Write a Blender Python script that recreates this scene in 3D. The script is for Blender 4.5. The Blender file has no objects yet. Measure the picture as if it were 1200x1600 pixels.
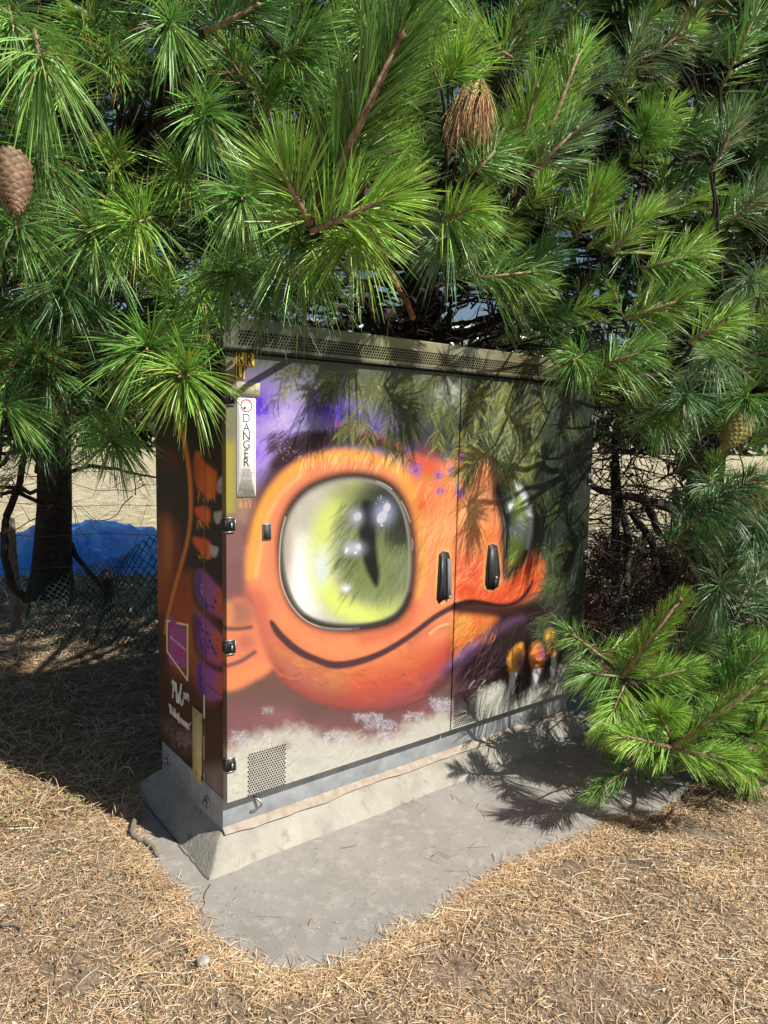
import bpy, math, random
import numpy as np
from mathutils import Vector, Matrix

rnd = random.Random(7)
rng = np.random.default_rng(11)
SC = bpy.context.scene
COL = SC.collection

# ------------------------------------------------------------------ camera
CAM = np.array([-1.0474, -2.2245, 1.5504])
YAW, PITCH, ROLL, FPX = 0.6619, -0.1070, 0.0203, 1100.45
_cy, _sy, _cp, _sp = math.cos(YAW), math.sin(YAW), math.cos(PITCH), math.sin(PITCH)
_F = np.array([_sy*_cp, _cy*_cp, _sp])
_R = np.array([_cy, -_sy, 0.0])
_U = np.cross(_R, _F)
CR = math.cos(ROLL)*_R + math.sin(ROLL)*_U
CU = -math.sin(ROLL)*_R + math.cos(ROLL)*_U
CF = _F
cam = bpy.data.cameras.new('camera')
cam.sensor_fit = 'VERTICAL'
cam.sensor_height = 36.0
cam.sensor_width = 27.0
cam.lens = FPX/1600*36.0
cam.clip_start = 0.05
cam.clip_end = 2000
camo = bpy.data.objects.new('camera', cam)
COL.objects.link(camo)
m = Matrix.Identity(4)
for i in range(3):
    m[i][0], m[i][1], m[i][2], m[i][3] = CR[i], CU[i], -CF[i], CAM[i]
camo.matrix_world = m
SC.camera = camo

def at(px, py, d):
    """survey point: a place seen at (px, py) in the 1200x1600 photograph, d metres deep"""
    return CAM + d*(CF + (px-600)/FPX*CR - (py-800)/FPX*CU)
def on_z(px, py, z=0.0):
    v = CF + (px-600)/FPX*CR - (py-800)/FPX*CU
    return CAM + (z-CAM[2])/v[2]*v
def on_y(px, py, y=0.0):
    v = CF + (px-600)/FPX*CR - (py-800)/FPX*CU
    return CAM + (y-CAM[1])/v[1]*v
def on_x(px, py, x=0.0):
    v = CF + (px-600)/FPX*CR - (py-800)/FPX*CU
    return CAM + (x-CAM[0])/v[0]*v
def survey(P):
    d = P-CAM
    z = d@CF
    return 600+FPX*(d@CR)/z, 800-FPX*(d@CU)/z

# ------------------------------------------------------------------ sky, sun, exposure
SUN_DIR = np.array([0.39, -0.92, 0.0]); SUN_DIR /= np.linalg.norm(SUN_DIR)
ELEV = math.radians(46)
world = bpy.data.worlds.new('World')
SC.world = world
world.use_nodes = True
nt = world.node_tree
nt.nodes.clear()
sky = nt.nodes.new('ShaderNodeTexSky')
sky.sky_type = 'NISHITA'
sky.sun_disc = False
sky.sun_elevation = ELEV
sky.sun_rotation = math.atan2(SUN_DIR[0], SUN_DIR[1])
bg = nt.nodes.new('ShaderNodeBackground')
bg.inputs['Strength'].default_value = 0.055
wo = nt.nodes.new('ShaderNodeOutputWorld')
nt.links.new(sky.outputs[0], bg.inputs[0])
nt.links.new(bg.outputs[0], wo.inputs[0])
sl = bpy.data.lights.new('sun', 'SUN')
sl.energy = 5.0
sl.angle = math.radians(0.53)
sl.color = (1.0, 0.955, 0.88)
slo = bpy.data.objects.new('sun', sl)
COL.objects.link(slo)
sv = Vector((SUN_DIR[0]*math.cos(ELEV), SUN_DIR[1]*math.cos(ELEV), math.sin(ELEV)))
slo.rotation_euler = sv.to_track_quat('Z', 'Y').to_euler()
slo.location = (2, -4, 6)
SC.view_settings.view_transform = 'Standard'
SC.view_settings.look = 'None'
SC.view_settings.exposure = 0.48
SC.view_settings.gamma = 1.0
SC.cycles.max_bounces = 8
SC.cycles.transparent_max_bounces = 8

# ------------------------------------------------------------------ helpers
def nrm(v):
    v = np.asarray(v, float)
    return v/(np.linalg.norm(v, axis=-1, keepdims=True)+1e-12)

def lin(r, g, b, k=1.0):
    c = np.array([r, g, b])/255.0
    return np.where(c <= 0.04045, c/12.92, ((c+0.055)/1.055)**2.4)/k

def make_mesh(name, V, F, cols=None, smooth=False):
    """F: (n,4) or (n,3) int array, or list of such arrays"""
    V = np.asarray(V, np.float32)
    Fs = F if isinstance(F, list) else [F]
    Fs = [np.asarray(f, np.int32) for f in Fs if len(f)]
    me = bpy.data.meshes.new(name)
    me.vertices.add(len(V))
    me.vertices.foreach_set('co', V.ravel())
    nl = sum(f.size for f in Fs)
    npoly = sum(len(f) for f in Fs)
    me.loops.add(nl)
    me.polygons.add(npoly)
    me.loops.foreach_set('vertex_index', np.concatenate([f.ravel() for f in Fs]))
    tot = np.concatenate([np.full(len(f), f.shape[1], np.int32) for f in Fs])
    st = np.concatenate([[0], np.cumsum(tot)[:-1]]).astype(np.int32)
    me.polygons.foreach_set('loop_start', st)
    try:
        me.polygons.foreach_set('loop_total', tot)
    except Exception:
        pass
    me.update(calc_edges=True)
    if smooth:
        me.polygons.foreach_set('use_smooth', np.ones(npoly, bool))
    if cols is not None:
        a = me.color_attributes.new('paint', 'FLOAT_COLOR', 'POINT')
        c = np.ones((len(V), 4), np.float32)
        c[:, :3] = cols
        a.data.foreach_set('color', c.ravel())
    me.validate()
    return me

def add(name, me, mat=None, parent=None, label=None, cat=None, group=None, kind=None):
    o = bpy.data.objects.new(name, me)
    COL.objects.link(o)
    if mat is not None:
        me.materials.append(mat)
    if parent is not None:
        o.parent = parent
        off = Vector((0, 0, 0))
        p = parent
        while p is not None:
            off += p.location
            p = p.parent
        o.location = -off
    if label: o['label'] = label
    if cat: o['category'] = cat
    if group: o['group'] = group
    if kind: o['kind'] = kind
    return o

def thing(name, loc, label, cat, group=None):
    o = bpy.data.objects.new(name, None)
    o.empty_display_size = 0.1
    COL.objects.link(o)
    o.location = loc
    o['label'] = label
    o['category'] = cat
    if group: o['group'] = group
    return o

class G:
    """geometry gatherer"""
    def __init__(s): s.v = []; s.q = []; s.t = []; s.n = 0
    def add(s, V, q=None, t=None):
        V = np.asarray(V, float)
        if q is not None and len(q): s.q.append(np.asarray(q)+s.n)
        if t is not None and len(t): s.t.append(np.asarray(t)+s.n)
        s.v.append(V); s.n += len(V)
    def box(s, a, b):
        (x0, y0, z0), (x1, y1, z1) = a, b
        V = [(x0,y0,z0),(x1,y0,z0),(x1,y1,z0),(x0,y1,z0),(x0,y0,z1),(x1,y0,z1),(x1,y1,z1),(x0,y1,z1)]
        s.add(V, [(0,3,2,1),(4,5,6,7),(0,1,5,4),(1,2,6,5),(2,3,7,6),(3,0,4,7)])
    def tube(s, P, r, k=6, caps=True):
        P = np.asarray(P, float); n = len(P)
        r = np.broadcast_to(np.asarray(r, float), (n,))
        T = nrm(np.gradient(P, axis=0))
        ref = np.array([0.13, 0.27, 0.95]) if abs(T[0][2]) < .9 else np.array([1., 0, 0])
        A = nrm(np.cross(T, ref)); B = np.cross(T, A)
        an = np.arange(k)*2*math.pi/k
        V = P[:, None] + r[:, None, None]*(np.cos(an)[None, :, None]*A[:, None]+np.sin(an)[None, :, None]*B[:, None])
        V = V.reshape(-1, 3)
        q = []
        i = np.arange(n-1)[:, None]*k; j = np.arange(k)[None]; j2 = (j+1) % k
        q = np.stack([i+j, i+j2, i+k+j2, i+k+j], -1).reshape(-1, 4)
        t = []
        if caps:
            V = np.vstack([V, P[0], P[-1]])
            t = [(b, a, n*k) for a, b in zip(range(k), list(range(1, k))+[0])]
            o = (n-1)*k
            t += [(o+a, o+b, n*k+1) for a, b in zip(range(k), list(range(1, k))+[0])]
        s.add(V, q, t)
    def prism(s, poly, y0, y1, axis='y'):
        """poly of (a,b); front at y0 (toward -axis)"""
        n = len(poly)
        def mk(a, b, c):
            return (a, c, b) if axis == 'y' else ((c, a, b) if axis == 'x' else (a, b, c))
        V = [mk(a, b, y0) for a, b in poly]+[mk(a, b, y1) for a, b in poly]
        ca = np.mean([p[0] for p in poly]); cb = np.mean([p[1] for p in poly])
        V += [mk(ca, cb, y0), mk(ca, cb, y1)]
        q = [(i, (i+1) % n, n+(i+1) % n, n+i) for i in range(n)]
        t = [((i+1) % n, i, 2*n) for i in range(n)]+[(n+i, n+(i+1) % n, 2*n+1) for i in range(n)]
        s.add(V, q, t)
    def mesh(s, name, cols=None, smooth=False):
        F = []
        if s.q: F.append(np.vstack(s.q))
        if s.t: F.append(np.vstack(s.t))
        return make_mesh(name, np.vstack(s.v), F, cols, smooth)

def bevel(o, w=0.003, seg=2):
    b = o.modifiers.new('bevel', 'BEVEL'); b.width = w; b.segments = seg; b.limit_method = 'ANGLE'
    return o

# value noise (numpy) for shapes and paint
_tab = rng.random((256, 256))
def vnoise(x, y):
    xi = np.floor(x).astype(int); yi = np.floor(y).astype(int)
    fx = x-xi; fy = y-yi
    fx = fx*fx*(3-2*fx); fy = fy*fy*(3-2*fy)
    a = _tab[xi & 255, yi & 255]; b = _tab[(xi+1) & 255, yi & 255]
    c = _tab[xi & 255, (yi+1) & 255]; d = _tab[(xi+1) & 255, (yi+1) & 255]
    return (a*(1-fx)+b*fx)*(1-fy)+(c*(1-fx)+d*fx)*fy
def fbm(x, y, o=4):
    s = 0; a = .5; t = 0
    for i in range(o):
        s = s+a*vnoise(x*2**i+17.3*i, y*2**i+9.1*i); t += a; a *= .5
    return s/t

# ------------------------------------------------------------------ materials
def mat(name, color=(.5, .5, .5), rough=.7, metal=0., spec=.5):
    M = bpy.data.materials.new(name)
    M.use_nodes = True
    b = M.node_tree.nodes['Principled BSDF']
    b.inputs['Base Color'].default_value = (*color, 1)
    b.inputs['Roughness'].default_value = rough
    b.inputs['Metallic'].default_value = metal
    b.inputs['Specular IOR Level'].default_value = spec
    return M

def nn(M, typ, **kw):
    n = M.node_tree.nodes.new(typ)
    for k, v in kw.items():
        if k in n.inputs: n.inputs[k].default_value = v
        else: setattr(n, k, v)
    return n
def lk(M, a, b): M.node_tree.links.new(a, b)

def noisy(name, stops, scale=8., detail=8., rough=.8, bump=.3, bscale=60., bdist=.01, metal=0., spec=.4, second=None, objspace=True):
    """colour ramp over noise + bump"""
    M = mat(name, rough=rough, metal=metal, spec=spec)
    b = M.node_tree.nodes['Principled BSDF']
    tc = nn(M, 'ShaderNodeTexCoord')
    co = tc.outputs['Object']
    n = nn(M, 'ShaderNodeTexNoise', Scale=scale, Detail=detail, Roughness=.6)
    lk(M, co, n.inputs['Vector'])
    r = nn(M, 'ShaderNodeValToRGB')
    while len(r.color_ramp.elements) < len(stops): r.color_ramp.elements.new(.5)
    for e, (p, c) in zip(r.color_ramp.elements, stops):
        e.position = p; e.color = (*c, 1)
    lk(M, n.outputs[0], r.inputs[0])
    out = r.outputs[0]
    if second:
        sc2, c2, lo, hi = second
        n2 = nn(M, 'ShaderNodeTexNoise', Scale=sc2, Detail=5., Roughness=.65)
        lk(M, co, n2.inputs['Vector'])
        mr = nn(M, 'ShaderNodeMapRange')
        mr.inputs[1].default_value = lo; mr.inputs[2].default_value = hi
        lk(M, n2.outputs[0], mr.inputs[0])
        mx = nn(M, 'ShaderNodeMix', data_type='RGBA')
        lk(M, mr.outputs[0], mx.inputs[0]); lk(M, out, mx.inputs[6])
        mx.inputs[7].default_value = (*c2, 1)
        out = mx.outputs[2]
    lk(M, out, b.inputs['Base Color'])
    if bump:
        nb = nn(M, 'ShaderNodeTexNoise', Scale=bscale, Detail=6., Roughness=.7)
        lk(M, co, nb.inputs['Vector'])
        bp = nn(M, 'ShaderNodeBump', Strength=bump, Distance=bdist)
        lk(M, nb.outputs[0], bp.inputs['Height'])
        lk(M, bp.outputs[0], b.inputs['Normal'])
    return M

def painted(name, rough=.42, bump=.08, mottling=.10, coat=0., spec=.4):
    M = mat(name, rough=rough, spec=spec)
    b = M.node_tree.nodes['Principled BSDF']
    at_ = nn(M, 'ShaderNodeVertexColor', layer_name='paint')
    tc = nn(M, 'ShaderNodeTexCoord')
    n = nn(M, 'ShaderNodeTexNoise', Scale=230., Detail=4.)
    lk(M, tc.outputs['Object'], n.inputs['Vector'])
    mr = nn(M, 'ShaderNodeMapRange')
    mr.inputs[1].default_value = .3; mr.inputs[2].default_value = .7
    mr.inputs[3].default_value = 1-mottling; mr.inputs[4].default_value = 1+mottling*.6
    lk(M, n.outputs[0], mr.inputs[0])
    mx = nn(M, 'ShaderNodeVectorMath', operation='SCALE')
    lk(M, at_.outputs[0], mx.inputs[0]); lk(M, mr.outputs[0], mx.inputs['Scale'])
    lk(M, mx.outputs[0], b.inputs['Base Color'])
    n2 = nn(M, 'ShaderNodeTexNoise', Scale=400., Detail=2.)
    lk(M, tc.outputs['Object'], n2.inputs['Vector'])
    bp = nn(M, 'ShaderNodeBump', Strength=bump, Distance=.002)
    lk(M, n2.outputs[0], bp.inputs['Height']); lk(M, bp.outputs[0], b.inputs['Normal'])
    b.inputs['Coat Weight'].default_value = coat
    b.inputs['Coat Roughness'].default_value = .25
    return M

def leafy(name, rough=.36, trans=.28, spec=.5):
    """colour from the mesh attribute; some light passes through"""
    M = mat(name, rough=rough, spec=spec)
    t = M.node_tree
    b = t.nodes['Principled BSDF']
    out = t.nodes['Material Output']
    a = nn(M, 'ShaderNodeVertexColor', layer_name='paint')
    lk(M, a.outputs[0], b.inputs['Base Color'])
    if trans:
        tr = nn(M, 'ShaderNodeBsdfTranslucent')
        lk(M, a.outputs[0], tr.inputs['Color'])
        mx = nn(M, 'ShaderNodeMixShader'); mx.inputs[0].default_value = trans
        lk(M, b.outputs[0], mx.inputs[1]); lk(M, tr.outputs[0], mx.inputs[2])
        lk(M, mx.outputs[0], out.inputs['Surface'])
    return M

M_mural = painted('mural_paint', spec=.28, rough=.5, bump=.08, mottling=.09)
M_hood = painted('hood_paint', rough=.4, bump=.06, mottling=.08, coat=.1)
M_needle = leafy('pine_needles', rough=.32, trans=.16, spec=.55)
M_straw = leafy('dry_straw', rough=.6, trans=.12, spec=.3)
M_black = mat('black_plastic', (.014, .014, .015), .55)
M_dark = mat('dark_hole', (.01, .01, .01), .9, spec=.1)
M_galv = noisy('galvanised_steel', [(.35, (.30, .32, .34)), (.65, (.43, .45, .47))], 14, 6, .5, .06, 90, .002, metal=.35)
M_steel = noisy('worn_steel', [(.3, (.25, .25, .25)), (.7, (.5, .5, .5))], 60, 3, .4, .1, 200, .001, metal=.7)
M_slab = noisy('grey_concrete', [(.25, (.22, .205, .185)), (.5, (.29, .272, .247)), (.8, (.35, .33, .30))], 3.0, 14, .9, .8, 260, .003,
               second=(16, (.40, .385, .35), .50, .76))
M_apron = noisy('cream_concrete', [(.25, (.25, .23, .19)), (.5, (.37, .345, .29)), (.8, (.45, .425, .36))], 6.0, 10, .9, .9, 70, .008,
                second=(14, (.26, .20, .15), .58, .74))
M_ground = noisy('dry_ground', [(.3, (.15, .105, .07)), (.5, (.36, .27, .185)), (.72, (.55, .43, .31))], 26, 10, .95, 1.0, 70, .03,
                 second=(1.2, (.21, .175, .125), .5, .75))
M_bark = noisy('pine_bark', [(.3, (.02, .015, .012)), (.6, (.06, .045, .035)), (.8, (.10, .075, .055))], 18, 8, .95, 1.0, 30, .02)
M_twig = noisy('twig_bark', [(.3, (.13, .08, .05)), (.5, (.28, .18, .11)), (.7, (.48, .34, .23))], 60, 5, .85, .6, 200, .003)
M_wood = noisy('weathered_wood', [(.3, (.12, .10, .08)), (.7, (.26, .22, .18))], 30, 6, .9, .6, 90, .005)
M_wire = mat('fence_wire', (.12, .115, .11), .5, .6)
M_net = mat('green_black_netting', (.012, .03, .026), .6)
M_tarp = noisy('blue_tarpaulin', [(.35, (.05, .30, .98)), (.65, (.12, .48, 1.0))], 3, 3, .34, .35, 9, .03)
M_white = mat('white_plastic', (.74, .74, .70), .4)
M_grey = mat('grey_print', (.22, .22, .22), .6)
M_red = mat('red_print', (.5, .02, .03), .5)
M_yel = noisy('yellow_plastic', [(.35, (.82, .52, .02)), (.7, (.88, .62, .05))], 60, 3, .4, .05, 100, .001)
M_pale = noisy('faded_label', [(.35, (.40, .38, .22)), (.7, (.50, .47, .29))], 80, 3, .5, .05, 100, .001)
M_strip = noisy('cream_tape', [(.35, (.62, .48, .20)), (.7, (.74, .60, .30))], 20, 3, .6, .1, 60, .003)

# ------------------------------------------------------------------ dimensions of the cabinet
W, D, SEAM = 2.0434, 0.6773, 1.0926
ZD, ZH, ZT, ZP = 0.23, 1.8297, 1.9386, 0.122     # door foot, door head, hood top, plinth foot
GAP = 0.008

# ------------------------------------------------------------------ GROUND
def grid_faces_up(nu, nv):
    i, j = np.meshgrid(np.arange(nu-1), np.arange(nv-1), indexing='ij')
    a = (i*nv+j).ravel()
    return np.stack([a, a+nv, a+nv+1, a+1], -1)
slab_px = [(196,1262),(204,1300),(210,1345),(232,1372),(262,1392),(280,1432),(300,1462),(330,1492),(372,1516),(420,1532),(470,1536),(510,1530),
           (556,1514),(604,1490),(650,1462),(704,1432),(752,1396),(800,1366),(860,1338),(910,1322),(960,1296),(1010,1276),(1062,1240),(1100,1205)]
slab = [on_z(*p)[:2] for p in slab_px]
slab += [np.array([2.62, .2]), np.array([2.45, .95]), np.array([-.06, .88])]
slab = [on_z(236, 1200)[:2], on_z(206, 1238)[:2]] + slab
slab = np.array(slab)
def resample_closed(P, step, jit=0.0):
    out = []
    n = len(P)
    for i in range(n):
        a, b = P[i], P[(i+1) % n]
        k = max(1, int(np.linalg.norm(b-a)/step))
        for j in range(k):
            out.append(a+(b-a)*j/k)
    out = np.array(out)
    if jit: out = out+rng.normal(0, jit, out.shape)
    return out
def in_poly(x, y, P):
    inside = np.zeros(np.shape(x), bool)
    n = len(P)
    for i in range(n):
        x1, y1 = P[i]; x2, y2 = P[(i+1) % n]
        if y1 == y2: continue
        c = ((y1 > y) != (y2 > y)) & (x < (x2-x1)*(y-y1)/(y2-y1)+x1)
        inside ^= c
    return inside
def dist_poly(x, y, P, closed=True):
    d = np.full(np.shape(x), 1e9)
    n = len(P)
    for i in range(n if closed else n-1):
        x1, y1 = P[i]; x2, y2 = P[(i+1) % n]
        dx, dy = x2-x1, y2-y1
        t = np.clip(((x-x1)*dx+(y-y1)*dy)/(dx*dx+dy*dy+1e-12), 0, 1)
        d = np.minimum(d, np.hypot(x-x1-t*dx, y-y1-t*dy))
    return d
slabR = resample_closed(slab, .03, .004)

def axis_coords(lo, hi, step, far, g=1.22):
    a = list(np.arange(lo, hi, step))
    s = step; v = a[-1]
    while v < far: s *= g; v += s; a.append(v)
    s = step; v = a[0]; b = []
    while v > -far: s *= g; v -= s; b.append(v)
    return np.array(b[::-1]+a)
gx = axis_coords(-2.2, 3.4, .022, 420); gy = axis_coords(-2.4, 3.2, .022, 420)
X, Y = np.meshgrid(gx, gy, indexing='ij')
def ground_z(x, y):
    ins = in_poly(x, y, slab)
    dd = dist_poly(x, y, slab)
    sd = np.where(ins, -dd, dd)
    h = .018*np.clip(sd/.22, 0, 1)-.004
    h = h+.016*(fbm(x*6, y*6)-.5)*np.clip(sd/.1, 0, 1)+.035*(fbm(x*1.1+4, y*1.1)-.5)*np.clip(sd/.4, 0, 1)
    h = h+.10*np.exp(-((x-.1)/1.3)**2-((y-2.7)/.8)**2)          # low bank under the fence
    h = np.where(sd < .012, -.05, h)
    return h
Z = ground_z(X, Y)
nx, ny = X.shape
V = np.stack([X, Y, Z], -1).reshape(-1, 3)
i, j = np.meshgrid(np.arange(nx-1), np.arange(ny-1), indexing='ij')
a = (i*ny+j).ravel()
add('ground', make_mesh('ground', V, np.stack([a, a+ny, a+ny+1, a+1], -1), smooth=True), M_ground, kind='structure')

# open field beyond the fence
M_field = noisy('field_straw', [(.3, (.26, .22, .12)), (.5, (.50, .43, .28)), (.7, (.68, .60, .42))], 3.5, 10, .95, .8, 30, .05, second=(.5, (.46, .42, .24), .5, .7))
fxs = np.array([-380., -60, -20, 0, 6, 12, 20, 60, 380]); fys = np.array([6.2, 8, 12, 20, 40, 90, 380.])
FXg, FYg = np.meshgrid(fxs, fys, indexing='ij')
FYg = FYg+np.where(FYg < 7, .25*np.sin(FXg), 0)-np.where(FYg < 10, np.clip((FXg-1)*.35, 0, 3.2), 0)
add('field', make_mesh('field', np.stack([FXg, FYg, np.full(FXg.shape, .045)], -1).reshape(-1, 3), grid_faces_up(9, 7)), M_field, kind='structure')
# slab
g = G()
from mathutils.geometry import delaunay_2d_cdt
n = len(slabR)
ix, iy = np.meshgrid(np.arange(slabR[:, 0].min(), slabR[:, 0].max(), .05), np.arange(slabR[:, 1].min(), slabR[:, 1].max(), .05))
ix = (ix+rng.normal(0, .008, ix.shape)).ravel(); iy = (iy+rng.normal(0, .008, iy.shape)).ravel()
ok = in_poly(ix, iy, slabR) & (dist_poly(ix, iy, slabR) > .02)
pts2 = [Vector((float(a), float(b))) for a, b in np.vstack([slabR, np.c_[ix[ok], iy[ok]]])]
vo, _e, fo, _ov, _oe, _of = delaunay_2d_cdt(pts2, [], [list(range(n))], 1, 1e-6)
top = np.array([(v.x, v.y, 0.0) for v in vo])
top[:, 2] = .0012*(fbm(top[:, 0]*5, top[:, 1]*5)-.5)
me = bpy.data.meshes.new('concrete_slab')
rim0 = len(top)
V = [tuple(v) for v in top]+[(a, b, .0) for a, b in slabR]+[(a, b, -.08) for a, b in slabR]
F = []
for f in fo:
    a, b, c = (top[k] for k in f[:3])
    F.append(tuple(f) if np.cross(b[:2]-a[:2], c[:2]-a[:2]) > 0 else tuple(reversed(f)))
F += [(rim0+i, rim0+n+i, rim0+n+(i+1) % n, rim0+(i+1) % n) for i in range(n)]
me.from_pydata(V, [], F)
me.update()
add('pavement', me, M_slab, kind='structure')

# crack in the slab
def ribbon_on_ground(P, w, z):
    P = np.asarray(P, float)
    T = nrm(np.gradient(P, axis=0)); N = np.stack([-T[:, 1], T[:, 0]], -1)
    w = np.broadcast_to(w, (len(P),))[:, None]
    V = np.vstack([np.c_[P+N*w/2, np.full(len(P), z)], np.c_[P-N*w/2, np.full(len(P), z)]])
    k = len(P)
    q = [(i, k+i, k+i+1, i+1) for i in range(k-1)]
    return V, q
crack = np.array([on_z(*p)[:2] for p in [(329,1382),(322,1392),(318,1402),(320,1412),(312,1424),(306,1432),(303,1444)]])
V, q = ribbon_on_ground(crack, np.linspace(.005, .002, len(crack)), .0015)
add('pavement_crack', make_mesh('pavement_crack', V, np.array(q)), mat('crack_dirt', (.07, .06, .05), .95), kind='structure')

# sloping concrete apron round the plinth
px0, px1, py0, py1 = 0.003, W-.05, .045, D-.03
AW = .118
def apron_band(A0, A1, B0, B1, nu, nv, seed):
    """A inner line (top), B outer line (foot)"""
    u = np.linspace(0, 1, nu)[:, None]; v = np.linspace(0, 1, nv)[None]
    Ain = np.array(A0)[None, None]*(1-u[..., None])+np.array(A1)[None, None]*u[..., None]
    Bout = np.array(B0)[None, None]*(1-u[..., None])+np.array(B1)[None, None]*u[..., None]
    P = Ain*(1-v[..., None])+Bout*v[..., None]
    x, y = P[..., 0], P[..., 1]
    P = P.copy()
    bul = np.sin(v*math.pi)*.006
    P[..., 2] += bul+(.016*(fbm(x*9+seed, y*9)-.5)+.006*(fbm(x*45+seed, y*45)-.5))*np.sin(np.clip(v, 0, 1)*math.pi)
    ro = .022*(fbm(x*6+seed, y*6+2, 4)-.5)*v**2
    P[..., 0] += ro; P[..., 1] += ro
    P[..., 2][:, -1] = -.004
    return P
def grid_faces(nu, nv, flip=False):
    i, j = np.meshgrid(np.arange(nu-1), np.arange(nv-1), indexing='ij')
    a = (i*nv+j).ravel()
    q = np.stack([a, a+1, a+nv+1, a+nv], -1)
    return q[:, ::-1] if flip else q
g = G()
ins = .02
iL, iR, iF, iB = px0+ins, px1-ins, py0+ins, py1-ins
oL, oR, oF, oB = -.094, px1+AW, -.053, py1+AW
zi, zo = .121, -.004
bands = [((iL, iF, zi), (iR, iF, zi), (oL, oF, zo), (oR, oF, zo), 220),
         ((iL, iB, zi), (iL, iF, zi), (oL, oB, zo), (oL, oF, zo), 80),
         ((iR, iF, zi), (iR, iB, zi), (oR, oF, zo), (oR, oB, zo), 80),
         ((iR, iB, zi), (iL, iB, zi), (oR, oB, zo), (oL, oB, zo), 120)]
for a0, a1, b0, b1, nu in bands:
    P = apron_band(a0, a1, b0, b1, nu, 14, 3)
    fr_ = np.linspace(0, 1, 14)[:, None]
    P[0, :, :] = np.array(a0)*(1-np.linspace(0, 1, 14)[:, None])+np.array(b0)*np.linspace(0, 1, 14)[:, None]
    P[-1, :, :] = np.array(a1)*(1-np.linspace(0, 1, 14)[:, None])+np.array(b1)*np.linspace(0, 1, 14)[:, None]
    g.add(P.reshape(-1, 3), grid_faces(nu, 14))
apr = add('concrete_apron', g.mesh('concrete_apron', smooth=False), M_apron, label='cream sloping concrete kerb around the foot of the painted cabinet', cat='concrete kerb')
# dirt line between apron and slab on the left, and the dusty ledge along the plinth
g = G()
V, q = ribbon_on_ground(np.c_[np.full(30, oL-.002)+rng.normal(0, .0015, 30), np.linspace(oF+.005, oB, 30)], .0055, .002)
g.add(V, q)
add('joint_dirt', g.mesh('joint_dirt'), mat('joint_soil', (.11, .085, .065), .95), kind='structure')
g = G()
xs = np.linspace(px0, px1, 120)
lo = .012*fbm(xs*7, xs*0+3, 4)
V = []
for k, x in enumerate(xs):
    V.append((x, py0-.001, .1160)); V.append((x, py0-.020-lo[k], .0985-lo[k]*1.0)); 
q = [(2*k, 2*k+1, 2*k+3, 2*k+2) for k in range(119)]
g.add(V, q)
add('ledge_dust', g.mesh('ledge_dust'), noisy('brown_dust', [(.3, (.26, .21, .16)), (.7, (.42, .36, .29))], 30, 6, .95, .6, 120, .004), parent=apr)

# ------------------------------------------------------------------ CABINET
cab = thing('utility_cabinet', (W/2, D/2, ZP), 'large steel utility cabinet painted with an orange big-eyed creature, standing on a concrete kerb', 'utility cabinet')
g = G()
g.box((.014, .034, ZD-.01), (W-.014, D-.006, ZH+.02))
body = add('body', g.mesh('body'), mat('body_paint', (.02, .022, .018), .6), cab)

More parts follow.
